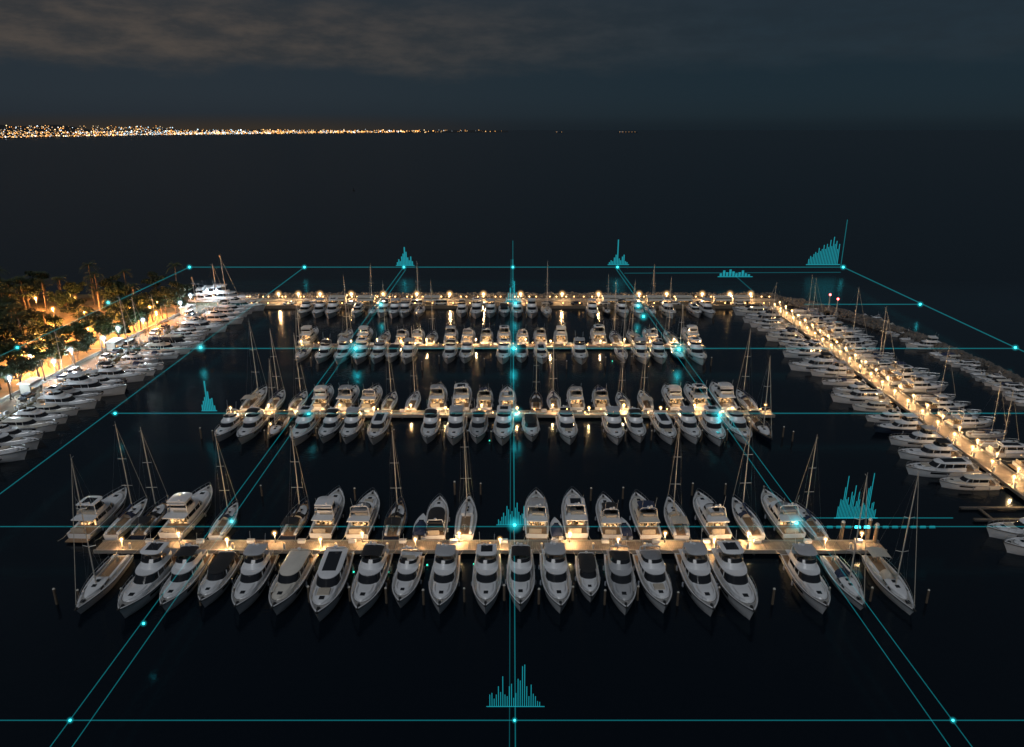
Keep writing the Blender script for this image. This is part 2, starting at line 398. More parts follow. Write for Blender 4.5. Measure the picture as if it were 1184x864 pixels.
        # radar arch
        ra = MB(); ay = a0 + .1; az = z2 + 2.0 * k
        for sgn in (1, -1): ra.tube([(sgn * fw_ * .92, ay - .3, z2 + .2), (sgn * fw_ * .8, ay, az - .2), (sgn * fw_ * .6, ay + .1, az)], .09, 6)
        ra.tube([(-fw_ * .6, ay + .1, az), (fw_ * .6, ay + .1, az)], .1, 6)
        arch = ra.build('radar_arch', gel, root, True)
        rd = MB(); rd.tube([(0, ay + .1, az), (0, ay + .1, az + .25)], .28, 10); rd.ball((.5, ay + .1, az + .3), .22); rd.build('radar_dome', M['gel'], arch, True)
        at = MB(); at.tube([(fw_ * .6, ay, az), (fw_ * .66, ay - .5, az + 2.2)], .02, 4); at.build('antenna', M['gel'], arch); at = MB(); at.tube([(-fw_ * .6, ay, az), (-fw_ * .66, ay - .5, az + 1.8)], .02, 4); at.build('antenna', M['gel'], arch)
        ty0, ty1_ = a0 - .2, fy1 - .9 * k
        if top in ('hard', 'glasstop'):
            hz = z2 + 2.0 * k
            h_ = MB(); h_.loft([plan(ty0, ty1_, fw_ * .84, fw_ * .86, .6, 3, hz), plan(ty0, ty1_, fw_ * .86, fw_ * .87, .6, 3, hz + .1), plan(ty0 + .1, ty1_ - .12, fw_ * .78, fw_ * .78, .6, 3, hz + .19)], bottom=True)
            hd = h_.build('hardtop', M[cfg.get('topm', 'gelgrey')], root, True)
            for sgn in (1, -1):
                pp = MB(); pp.tube([(sgn * fw_ * .84, ty1_ - .5 * k - .2, z2 + .8), (sgn * fw_ * .74, ty1_ - 1.1 * k, hz)], .06, 5)
                pp.build('hardtop_post', M['steel'], hd)
            if top == 'glasstop':
                sr = MB(); sr.box(-fw_ * .5, fw_ * .5, ty0 + .5 * k, ty1_ - .9 * k, hz + .15, hz + .215); sr.build('sunroof', M['glass'], hd)
        elif top == 'bimini':
            hz = z2 + 1.75 * k; bmn = MB(); rows = []
            for i in range(7):
                y = ty0 + (ty1_ - ty0) * i / 6
                rows.append([Vector((fw_ * .85 * math.sin(a), y, hz + .35 * math.cos(a) - .12 * abs(i / 3 - 1) ** 2 - (.04 if i % 2 else 0))) for a in [R(-80 + 160 * j / 8) for j in range(9)]])
            vs = [p for r in rows for p in r]; bmn.add(vs, [(i * 9 + j, i * 9 + j + 1, i * 9 + j + 10, i * 9 + j + 9) for i in range(6) for j in range(8)])
            bi = bmn.build('bimini', canv, root, True)
            for sgn in (1, -1):
                pp = MB()
                for yy in (ty0 + .1, (ty0 + ty1_) / 2, ty1_ - .1): pp.tube([(sgn * fw_ * .82, (ty0 + ty1_) / 2, z2 + .6), (sgn * fw_ * .83, yy, hz + .05)], .03, 4)
                pp.build('bimini_frame', M['steel'], bi)
        elif top == 'cover':
            cv = MB(); cv.loft([plan(a0 + .05, fy1 - .58 * k, fw_ * .88, fw_ * .85, .5, 2.3, z2 + .86 * k), plan(a0 + .15, fy1 - .9 * k, fw_ * .7, fw_ * .68, .5, 2.3, z2 + 1.15 * k), plan(a0 + .6, fy1 - 1.6 * k, fw_ * .3, fw_ * .3, .5, 2.3, z2 + 1.32 * k)])
            cv.build('flybridge_cover', canv, fly, True)
        if cfg.get('third'):
            # an upper saloon on the flybridge deck
            u = MB(); uz = z2 + .16
            u.loft([plan(a0 + .3, fy1 - .8 * k, fw_ * .74, fw_ * .74, .55, 2.4, uz), plan(a0 + .3, fy1 - .9 * k, fw_ * .73, fw_ * .73, .55, 2.4, uz + .75 * k)])
            us = u.build('upper_saloon', gel, root, True)
            ug = MB(); ug.loft([plan(a0 + .33, fy1 - .9 * k, fw_ * .71, fw_ * .71, .55, 2.4, uz + .74 * k), plan(a0 + .33, fy1 - 1.5 * k, fw_ * .66, fw_ * .66, .55, 2.4, uz + 1.5 * k)], top=False); ug.build('upper_window', M['glass'], us, True)
            uf = MB(); uf.loft([plan(a0 - .4, fy1 - 1.1 * k, fw_ * .82, fw_ * .8, .55, 2.4, uz + 1.48 * k), plan(a0 - .4, fy1 - 1.15 * k, fw_ * .8, fw_ * .78, .55, 2.4, uz + 1.62 * k)], bottom=True); uf.build('upper_roof', gel, us, True)
    else:
        # sport cruiser: low hardtop or folded soft top
        ty0, ty1_ = ya - 1.1 * k, yf - .55 * k
        h_ = MB(); h_.loft([plan(ty0, ty1_, w * .95, w * .94, .55, 2.5, z2), plan(ty0, ty1_, w * .96, w * .95, .55, 2.5, z2 + .1), plan(ty0 + .15, ty1_ - .35, w * .8, w * .78, .55, 2.5, z2 + .24)], bottom=True)
        hd = h_.build('hardtop', gel if top != 'soft' else canv, root, True)
        if top == 'glasstop':
            sr = MB(); sr.box(-w * .55, w * .55, ty0 + .9 * k, ty1_ - 1.5 * k, z2 + .2, z2 + .265); sr.build('sunroof', M['glass'], hd)
        ra = MB()
        for sgn in (1, -1): ra.tube([(sgn * w * .95, ty0 - .6, dz + .2), (sgn * w * .9, ty0 + .1, z2 + .05), (sgn * w * .75, ty0 + .35, z2 + .55)], .08, 6)
        ra.tube([(-w * .75, ty0 + .35, z2 + .55), (w * .75, ty0 + .35, z2 + .55)], .08, 6); ar = ra.build('radar_arch', gel, root, True)
        rd = MB(); rd.tube([(0, ty0 + .35, z2 + .55), (0, ty0 + .35, z2 + .8)], .24, 10); rd.build('radar_dome', M['gel'], ar, True)
    if cfg.get('dodger'):
        dg = MB(); dg.loft([plan(-L / 2 + .5, ya + .3, w * .98, w * .95, .7, 4, dz + .75), plan(-L / 2 + .7, ya + .2, w * .9, w * .9, .7, 4, dz + 1.35)]); dg.build('cockpit_cover', canv, root, True)
    return root

def sail_boat(cfg):
    L = cfg.get('L', 13.0); B = cfg.get('B', 3.7); k = L / 13
    root = empty('sailing_yacht'); gel = M[cfg.get('gel', 'gel')]; canv = M[cfg.get('canvas', 'canvas_navy')]
    hull, deck, hw, sh = hull_parts(root, L, B, 1.05 * k, 1.35 * k, M[cfg.get('hull', 'gel')], M[cfg.get('deck', 'deck')], stern_w=cfg.get('stern', .72), full=1.75, tm=.4, rake=1.0, recess=.07)
    cz = 1.1 * k
    cb = MB(); cb.loft([plan(-.6 * k, 3.9 * k, B * .30, B * .32, .3, 1.7, cz - .1, cz + .12), plan(-.5 * k, 3.7 * k, B * .27, B * .29, .3, 1.7, cz + .42 * k, cz + .3 * k), plan(-.4 * k, 3.3 * k, B * .2, B * .22, .3, 1.7, cz + .5 * k, cz + .38 * k)])
    cr = cb.build('coachroof', gel, root, True)
    for sgn in (1, -1):
        wn = MB()
        for (a, b_) in ((-.2, 1.0), (1.3, 2.2)): wn.add([(sgn * (B * .318), a * k, cz + .1), (sgn * (B * .325), b_ * k, cz + .1), (sgn * (B * .302), b_ * k, cz + .34 * k), (sgn * (B * .295), a * k, cz + .34 * k)], [(0, 1, 2, 3) if sgn > 0 else (3, 2, 1, 0)])
        wn.build('cabin_window', M['glass'], cr)
    for yy, zz in ((.5, .5), (1.6, .47), (4.6, .23)):
        ht = MB(); ht.box(-.28 * k, .28 * k, (yy - .28) * k, (yy + .28) * k, cz + (zz - .1) * k, cz + (zz + .06) * k, .03, .03); ht.build('hatch', M['glass'], cr)
    # cockpit: coamings, sole, wheel
    cc = MB(); y0 = -L / 2 + .35; y1 = -.6 * k
    for sgn in (1, -1): cc.box(*sorted((sgn * B * .21, sgn * B * .34)), y0, y1, cz - .15, cz + .28 * k, .05, .05)
    cc.build('cockpit_coaming', gel, root)
    cs = MB(); cs.box(-B * .2, B * .2, y0 - .1, y1, cz - .12, cz - .02); cs.build('cockpit_sole', M['teak'], root)
    wh = MB(); c0 = Vector((0, y0 + 1.1 * k, cz + .65)); wh.tube([c0 + Vector((.45 * math.cos(a), .05, .45 * math.sin(a))) for a in [2 * PI * j / 12 for j in range(13)]], .03, 4); wh.box(-.14, .14, c0.y - .05, c0.y + .3, cz - .1, cz + .75, .03, .03); wh.build('steering_wheel', M['steel'], root)
    if cfg.get('dodger', True):
        rows = []
        for i in range(4):
            y = y1 - .9 * k + i * .5 * k; hgt = (.95 if i < 3 else .5) * k
            rows.append([Vector((B * .3 * math.sin(a), y, cz + .2 + hgt * math.cos(a))) for a in [R(-88 + 176 * j / 8) for j in range(9)]])
        d = MB(); d.add([p for r in rows for p in r], [(i * 9 + j, i * 9 + j + 1, i * 9 + j + 10, i * 9 + j + 9) for i in range(3) for j in range(8)]); d.build('spray_hood', canv, root, True)
    if cfg.get('bim'):
        rows = []
        for i in range(4):
            y = -L / 2 + .6 * k + i * .85 * k
            rows.append([Vector((B * .36 * math.sin(a), y, cz + 1.55 * k + .3 * math.cos(a))) for a in [R(-80 + 160 * j / 8) for j in range(9)]])
        d = MB(); d.add([p for r in rows for p in r], [(i * 9 + j, i * 9 + j + 1, i * 9 + j + 10, i * 9 + j + 9) for i in range(3) for j in range(8)]); bi = d.build('bimini', canv, root, True)
        for sgn in (1, -1):
            f = MB()
            for yy in (-L / 2 + .7 * k, -L / 2 + 3 * k): f.tube([(sgn * B * .35, -L / 2 + 1.9 * k, cz), (sgn * B * .355, yy, cz + 1.6 * k)], .025, 4)
            f.build('bimini_frame', M['steel'], bi)
    # rig
    H = cfg.get('H', 18.5) * k; my = 1.1 * k; mt = Vector((0, my - .35, H))
    m = MB(); m.tube([(0, my, cz + .3), (0, my - .12, H * .5), mt], .1, 7, .07); mast = m.build('mast', M['alu'], root, True)
    for fz, sw in ((.36, .95), (.64, .75)):
        sp = MB(); sp.tube([(-sw, my - .3, H * fz + .1), (0, my - .1, H * fz), (sw, my - .3, H * fz + .1)], .045, 4); sp.build('spreader', M['alu'], mast)
    sp = MB(); sp.tube([mt, mt + Vector((0, 0, .6))], .03, 4); sp.tube([(0, my - .3, H - .05), (0, my - 1.0, H + .05)], .035, 4)
    sp.build('wind_vane', M['alu'], mast)
    ri = MB()
    for sgn in (1, -1):
        ri.tube([(sgn * (hw(my) - .15), my - .3, sh(my)), (sgn * .95, my - .3, H * .36 + .1), (sgn * .75, my - .3, H * .64 + .1), mt], .008, 3)
        ri.tube([(sgn * (hw(my) - .15), my - .5, sh(my)), (0, my - .1, H * .37)], .006, 3)
    ri.tube([(0, -L / 2 + .05, sh(-L / 2)), mt], .009, 3)
    ri.build('rigging', M['steel'], mast)
    if cfg.get('jib', True):
        fj = MB(); a = Vector((0, L / 2 - .35, sh(L / 2) + .3)); b = Vector((0, my - .2, H * .97)); fj.tube([a, a + (b - a) * .12, a + (b - a) * .8, b], .055, 6, .03); fj.build('furled_jib', M['canvas_cream'], mast, True)
    bo = MB(); bz = cz + 1.25 * k; bo.tube([(0, my - .15, bz), (0, my - 4.6 * k, bz + .15)], .08, 6); boom = bo.build('boom', M['alu'], mast, True)
    sc = MB(); sc.tube([(0, my - .25, bz + .5), (0, my - 1.2 * k, bz + .3), (0, my - 4.4 * k, bz + .27)], .24, 8, .12); sc.build('sail_cover', canv, boom, True)
    bow_rail(root, L, hw, sh, -.42 * L, .6, 1.5); lines(root, L, B * .82, 1.05 * k)
    an = MB(); an.box(-.14, .14, L / 2 - .5, L / 2 + .15, sh(L / 2) - .05, sh(L / 2) + .12, .03, .03); an.build('anchor', M['dark'], root)
    return root

def open_boat(cfg):
    """small open motor boat with a console"""
    L, B = cfg.get('L', 8.0), cfg.get('B', 2.7)
    root = empty('open_motorboat')
    hull, deck, hw, sh = hull_parts(root, L, B, .8, 1.15, M[cfg.get('hull', 'gel')], M['deck'], full=2.1, recess=.3)
    f = MB(); f.loft([plan(.6, L / 2 - .5, B * .38, B * .36, .3, 1.9, .75, .95), plan(.7, L / 2 - .8, B * .32, B * .3, .3, 1.9, 1.12, 1.2)]); f.build('foredeck', M['gel'], root, True)
    c = MB(); c.box(-.5, .5, -.5, .3, .55, 1.45, .06, .12); c.build('console', M['gel'], root)
    w = MB(); w.box(-.48, .48, .12, .2, 1.45, 1.85, .06, .0); w.build('windscreen', M['glass'], root)
    s = MB(); s.box(-B * .36, B * .36, -L / 2 + .6, -L / 2 + 1.2, .55, 1.0, .03, .03); s.box(-.5, .5, -1.5, -1.0, .55, 1.2, .03, .03); s.build('seat', M['seat'], root)
    if cfg.get('cover'):
        cv = MB(); cv.loft([plan(-L / 2 + .2, .9, B * .46, B * .45, .5, 2.3, .98), plan(-L / 2 + .6, .6, B * .3, B * .3, .5, 2.3, 1.5), plan(-L / 2 + 1.2, .2, .2, .2, .5, 2.3, 1.75)]); cv.build('canvas_cover', M[cfg['cover']], root, True)
    e = MB(); e.box(-.25, .25, -L / 2 - .5, -L / 2 - .02, .5, 1.35, .06, .08); e.tube([(0, -L / 2 - .25, -.3), (0, -L / 2 - .25, .6)], .1); e.build('outboard_motor', M['dark'], root)
    return root

FLY = {}
def reg(key, desc, builder, cfg, cat):
    FLY[key] = (builder(cfg), desc, cat)
mk = motor_yacht
reg('a', 'white flybridge yacht with grey hardtop', mk, dict(top='hard', topm='gelgrey', lit=1), 'motor yacht')
reg('b', 'white flybridge yacht with black bimini', mk, dict(lit=1, top='bimini', canvas='canvas_black', L=14.0, B=4.2), 'motor yacht')
reg('c', 'white flybridge yacht with covered flybridge', mk, dict(top='cover', canvas='canvas_grey', L=14.2, sunpad='seat', lit=1), 'motor yacht')
reg('d', 'white flybridge yacht with white hardtop', mk, dict(top='glasstop', topm='gel', L=15.2, B=4.6, lit=1), 'motor yacht')
reg('e', 'white sport cruiser with glass sunroof', mk, dict(kind='sport', top='glasstop', L=14.2, B=4.2, yf=2.0, trunk=5.4, sunpad='seat'), 'motor yacht')
reg('f', 'white sport cruiser with black soft top', mk, dict(kind='sport', top='soft', canvas='canvas_black', L=13.0, B=4.0, dodger=1), 'motor yacht')
reg('g', 'cream flybridge yacht with navy bimini', mk, dict(top='bimini', canvas='canvas_navy', gel='gel2', L=13.6, B=4.2, lit=1), 'motor yacht')
reg('h', 'large white yacht with two tiers', mk, dict(top='hard', topm='gel', third=1, L=17.0, B=5.0, lit=1, name='motor_yacht'), 'motor yacht')
reg('i', 'grey covered yacht with black flybridge canvas', mk, dict(top='cover', canvas='canvas_black', gel='gelgrey', L=14.4, B=4.3, dodger=1), 'motor yacht')
reg('j', 'white motor yacht with open flybridge', mk, dict(top='none', L=13.2, B=4.1, lit=1), 'motor yacht')
reg('k', 'cream sport cruiser with plain hardtop', mk, dict(kind='sport', top='plain', gel='gel2', L=13.6, B=4.1, yf=1.6), 'motor yacht')
reg('m', 'dark hulled flybridge yacht with white top', mk, dict(top='hard', topm='gel', hull='navy', L=14.2, B=4.3), 'motor yacht')
reg('s', 'white sailing yacht with navy sail cover', sail_boat, dict(canvas='canvas_navy'), 'sailing yacht')
reg('t', 'white sailing yacht with cream canvas', sail_boat, dict(canvas='canvas_cream', L=14.5, B=4.1, bim=1, H=18), 'sailing yacht')
reg('u', 'dark sailing yacht with black canvas', sail_boat, dict(canvas='canvas_black', hull='navy', L=12.4, bim=1, deck='teak', H=17.5), 'sailing yacht')
reg('v', 'slim white racing sailboat', sail_boat, dict(canvas='canvas_grey', L=14.4, B=3.9, dodger=False, stern=.85, H=20), 'sailing yacht')
reg('o', 'small open white motorboat', open_boat, dict(), 'motorboat')
reg('p', 'small motorboat under navy cover', open_boat, dict(cover='canvas_navy', L=7.4, B=2.6), 'motorboat')
BEAM = {'h': 5.0}

def boat(key, x, y, rz, where, group, sc=1.0):
    pr, desc, cat = FLY[key]
    o = place(pr, (x, y, 0), rz + R(random.uniform(-2.2, 2.2)), f'{desc}, {where}', group, cat, sc)
    o.rotation_euler = (R(random.uniform(-.6, .6)), R(random.uniform(-1.2, 1.2)), o.rotation_euler[2])
    return o
NEARROT, FARROT = PI, 0.0
# ------------------------------------------------------------------ piers
DOCKS = [(103.6, -67, 60, 'front pier'), (162.0, -68, 62, 'second pier'), (219.5, -67, 60, 'third pier')]
PW = 1.3     # half width
def deck_mat():
    m = mat('pier_planks', (.30, .235, .16), .8)
    nt = m.node_tree; b = nt.nodes['Principled BSDF']
    tc = nt.nodes.new('ShaderNodeTexCoord'); br = nt.nodes.new('ShaderNodeTexBrick')
    br.inputs['Color1'].default_value = (.40, .32, .245, 1); br.inputs['Color2'].default_value = (.27, .215, .165, 1); br.inputs['Mortar'].default_value = (.1, .075, .05, 1)
    br.inputs['Scale'].default_value = 1; br.inputs['Mortar Size'].default_value = .015; br.inputs['Brick Width'].default_value = .3; br.inputs['Row Height'].default_value = 1.95; br.offset = 0
    nt.links.new(tc.outputs['Object'], br.inputs['Vector'])
    n = nt.nodes.new('ShaderNodeTexNoise'); n.inputs['Scale'].default_value = .5; n.inputs['Detail'].default_value = 5
    nt.links.new(tc.outputs['Object'], n.inputs['Vector'])
    mx = nt.nodes.new('ShaderNodeMix'); mx.data_type = 'RGBA'; mx.blend_type = 'MULTIPLY'; mx.inputs['Factor'].default_value = .7
    nt.links.new(br.outputs['Color'], mx.inputs[6]); nt.links.new(n.outputs['Fac'], mx.inputs[7]); nt.links.new(mx.outputs[2], b.inputs['Base Color'])
    return m
M['planks'] = deck_mat()
M['planks'].node_tree.nodes['Principled BSDF'].inputs['Roughness'].default_value = .75
DZ = 1.0
def pier(name_label, length, halfw, loc, rz):
    o = empty('pier', loc, rz, name_label, 'pier')
    d = MB(); d.box(0, length, -halfw, halfw, DZ - .3, DZ); d.build('deck', M['planks'], o)
    x = 12.0
    while x < length - 3:
        j_ = MB(); j_.box(x - .09, x + .09, -halfw + .05, halfw - .05, DZ + .003, DZ + .02); j_.build('joint_plate', M['conc_dark'], o); x += 12.0
    for sgn in (1, -1):
        e = MB(); e.box(-.1, length + .1, *sorted((sgn * (halfw + .003), sgn * (halfw + .28))), DZ - .5, DZ + .12); e.build('edge_beam', M['conc'], o)
    x = 2.0
    while x < length:
        for sgn in (1, -1):
            p = MB(); p.tube([(x, sgn * (halfw - .3), -2), (x, sgn * (halfw - .3), DZ - .301)], .25, 8); p.build('pile', M['conc_dark'], o)
        x += 8.0
    return o
# lamp posts
LIGHTS = {}
def lightdata(kind, col_, w, r):
    l = bpy.data.lights.new(kind, 'POINT'); l.energy = w; l.color = col_; l.shadow_soft_size = r
    return l
LD = {'warm': lightdata('warm_lamp_light', (1, .60, .27), 1150, .12), 'orange': lightdata('sodium_lamp_light', (1, .38, .10), 13500, .3),
      'white': lightdata('cool_lamp_light', (.74, .9, 1), 3600, .3), 'far': lightdata('breakwater_lamp_light', (1, .6, .28), 1900, .3),
      'warm_b': lightdata('warm_lamp_light', (1, .58, .26), 480, .12), 'pierlow_b': lightdata('pier_lamp_light', (1, .58, .26), 400, .12),
      'pierlow': lightdata('pier_lamp_light', (1, .60, .27), 750, .12), 'cyan': lightdata('cyan_node_light', (.02, .75, .85), 24, 1.2), 'cyanbig': lightdata('cyan_node_light', (.02, .75, .85), 72, 1.2)}
def make_lamp(h, globe, m, halo, hr):
    o = empty('lamp_post')
    p = MB(); p.tube([(0, 0, 0), (0, 0, .5)], .11, 8); p.tube([(0, 0, .5), (0, 0, h - globe)], .06, 6); p.tube([(0, 0, h - globe - .12), (0, 0, h - globe + .05)], globe * .6, 8); p.build('pole', M['pole'], o)
    g = MB(); g.ball((0, 0, h), globe, 12, 8); gl = g.build('globe', m, o, True)
    gl.visible_shadow = True
    c = MB(); c.tube([(0, 0, h + globe * .9), (0, 0, h + globe * 1.12)], globe * .7, 8, globe * .25); c.build('cap', M['pole'], o)
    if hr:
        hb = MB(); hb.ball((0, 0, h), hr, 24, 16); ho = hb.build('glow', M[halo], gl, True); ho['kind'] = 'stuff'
    return o
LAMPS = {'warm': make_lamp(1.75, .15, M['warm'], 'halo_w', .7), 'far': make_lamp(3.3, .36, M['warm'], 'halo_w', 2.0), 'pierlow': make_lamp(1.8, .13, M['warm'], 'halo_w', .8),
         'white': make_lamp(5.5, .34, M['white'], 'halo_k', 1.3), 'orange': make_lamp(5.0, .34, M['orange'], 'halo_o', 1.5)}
LH = {'warm': 1.75, 'far': 3.3, 'pierlow': 1.8, 'white': 5.5, 'orange': 5.0}
def lamp(kind, x, y, z, label, group):
    o = place(LAMPS[kind], (x, y, z), 0, label, group, 'lamp post')
    off = {'warm': .15, 'far': .36, 'pierlow': .13, 'white': .34, 'orange': .34}[kind]
    lk = kind + '_b' if kind + '_b' in LD and random.random() < .4 else kind
    lo = bpy.data.objects.new('lamp_light', LD[lk]); col.objects.link(lo); lo.location = (0, 0, LH[kind] - off - .35); lo.parent = o
    # the light sits just beside the post, under the globe
    lo.location.y = -.3
    return o
# service pedestals
def make_pedestal():
    o = empty('service_pedestal'); b = MB(); b.box(-.16, .16, -.14, .14, 0, 1.0, .02, .02); b.build('body', M['gelgrey'], o)
    c = MB(); c.box(-.18, .18, -.16, .16, 1.0, 1.16, .05, .05); c.build('lamp_cap', M['pedcap'], o); return o
def make_box():
    o = empty('dock_box'); b = MB(); b.box(-.6, .6, -.28, .28, 0, .5, .02, .02); b.build('box', M['gel'], o)
    l = MB(); l.box(-.63, .63, -.31, .31, .5, .62, .05, .08); l.build('lid', M['gelgrey'], o); return o
PED, BOX = make_pedestal(), make_box()

for i, (y, x0, x1, nm) in enumerate(DOCKS):
    pier(['long plank pier nearest the camera, lit by warm globe lamps', 'second long pier from the camera, lit gold between two rows of yachts', 'third long pier from the camera, short of the breakwater'][i], x1 - x0, PW, (x0, y, 0), 0)
    n = [13, 16, 17][i]
    hot = [140, 200, 262, 313, 370, 416, 480, 530, 578, 660, 715, 772, 826, 870, 955, 1003] if i == 0 else None
    n = len(hot) if hot else n
    for j in range(n):
        x = x0 + 1.5 + (x1 - x0 - 3) * j / (n - 1)
        if hot: x = P(hot[j], 637, 1).x
        lamp('warm', x, y + (.95 if j % 2 else -.9) * (1 if i == 0 else 1), DZ, f'warm globe lamp on {nm}, {nth(j+1)} from its left end', f'lamp posts on {nm}')
    for j in range(n - 1):
        x = x0 + 1.5 + (x1 - x0 - 3) * (j + .5) / (n - 1)
        place(PED, (x, y - 1.05, DZ), 0, f'grey service pedestal on {nm}, {nth(j+1)} from its left end', f'service pedestals on {nm}', 'service pedestal')
        place(BOX, (x + 2.2, y + .95, DZ), 0, f'white dock box on {nm}, {nth(j+1)} from its left end', f'dock boxes on {nm}', 'dock box')

# ------------------------------------------------------------------ boats at the three piers (pixel x of each hull, photo size)
def row(spec, ypx, ybase, near, where, group, gap=1.4):
    for i, (px, key, *o) in enumerate(spec):
        sc = o[0] if o else 1.0
        pr = FLY[key][0]
        L = {'a': 14.5, 'b': 14, 'c': 14.2, 'd': 15.2, 'e': 14.2, 'f': 13, 'g': 13.6, 'h': 17, 'i': 14.4, 'j': 13.2, 'k': 13.6, 's': 13, 't': 14.5, 'u': 12.4, 'v': 14.4, 'o': 8, 'p': 7.4}[key] * sc
        y = ybase + (-1 if near else 1) * (PW + .3 + gap + L / 2)
        sc *= random.uniform(.96, 1.04)
        x = P(px, ypx, 1.5).x
        # the pixel row belongs to the hull's middle: correct for this hull's own depth
        k = (px - CX) / FPX; depth = y * math.cos(PITCH) + (CH - 1.5) * math.sin(PITCH)
        boat(key, k * depth, y, NEARROT if near else FARROT, f'{nth(i+1)} from left, {where}', group, sc)
row([(116, 'v'), (170, 'd'), (211, 'b'), (251, 'f'), (291, 'a'), (335, 'k', 1.08), (381, 'e', 1.12), (427, 'b', 1.08), (470, 'j'), (513, 'a'), (563, 'd', .95), (602, 'b', .98), (643, 'a', .97), (680, 'f', .9), (718, 'i', 1.03), (757, 'c'), (809, 'a', 1.03), (850, 'd', 1.03), (935, 'a'), (978, 's', 1.05), (1031, 't', 1.02)],
    672, 103.6, True, 'near side of front pier', 'boats on the near side of the front pier')
row([(120, 'd', 1.0), (150, 's'), (178, 'u', 1.05), (222, 'h', .95), (262, 's', .9), (345, 'u'), (382, 'h', .9), (423, 'c'), (459, 'u'), (487, 'p'), (506, 'f', .95), (540, 'v', .95), (620, 'a'), (643, 'p', .85), (664, 'd', .98), (702, 'b', .95), (722, 'p', .85), (743, 'g'), (780, 't', .92), (819, 'j', 1.05), (861, 's'), (900, 'c', 1.05), (934, 's', .85)],
    600, 103.6, False, 'far side of front pier', 'boats on the far side of the front pier')
row([(263, 'j', .95), (289, 'b'), (320, 'u'), (350, 'd'), (381, 'b', .97), (406, 'a', .96), (437, 'e'), (497, 'b'), (527, 'a'), (553, 'i', .95), (582, 'd', .96), (614, 'f', .98), (656, 'c'), (710, 'a'), (736, 'b', .95), (769, 'e'), (797, 'a', .95), (825, 'd'), (854, 'c', 1.02), (881, 'u', 1.05)],
    495, 162.0, True, 'near side of second pier', 'boats on the near side of the second pier')
row([(297, 't'), (321, 's'), (347, 's', .95), (375, 'h', .85), (404, 'a'), (431, 'c'), (452, 's', .9), (479, 'v', .85), (507, 'a'), (535, 'd'), (561, 'g'), (587, 'j'), (620, 'u', .9), (640, 's', .95), (665, 'a', .96), (694, 'g'), (719, 's', .9), (745, 't', .9), (776, 'h', .88), (803, 'd'), (833, 'h', .95), (861, 's')],
    462, 162.0, False, 'far side of second pier', 'boats on the far side of the second pier')
row([(349, 's'), (374, 'b'), (396, 'a'), (417, 'd', .96), (437, 'c'), (454, 'f'), (472, 'a'), (520, 'b'), (539, 'c', .95), (582, 'd', .95), (603, 'f'), (626, 'e'), (671, 'a'), (719, 's', 1.02), (742, 'a'), (762, 'c'), (785, 'u'), (806, 'd')],
    414, 219.5, True, 'near side of third pier', 'boats on the near side of the third pier')
row([(359, 'h', .9), (401, 't'), (423, 'h', .85), (445, 's'), (466, 'b', .95), (484, 'j'), (500, 's'), (522, 'a'), (542, 'c'), (563, 'g'), (583, 'd'), (604, 'j'), (624, 'b'), (648, 'h', .85), (691, 'd'), (711, 's'), (731, 't', .95), (751, 'j', 1.05), (774, 's', 1.05), (797, 'h', .9)],
    393, 219.5, False, 'far side of third pier', 'boats on the far side of the third pier')
row([(352, 'c'), (369, 'a'), (384, 'd'), (413, 'e'), (431, 's'), (443, 'b'), (456, 'a', 1.03), (468, 'c'), (485, 's'), (534, 'b'), (551, 'd'), (567, 'a'), (583, 'f'), (598, 'c'), (615, 'h', .9), (632, 't'), (685, 'a'), (702, 'u', .9), (720, 'b'), (737, 'c'), (753, 's'), (773, 'd'), (804, 'e'), (818, 'a')],
    358, 273.3 + PW, True, 'along the lit breakwater quay', 'boats along the breakwater quay')

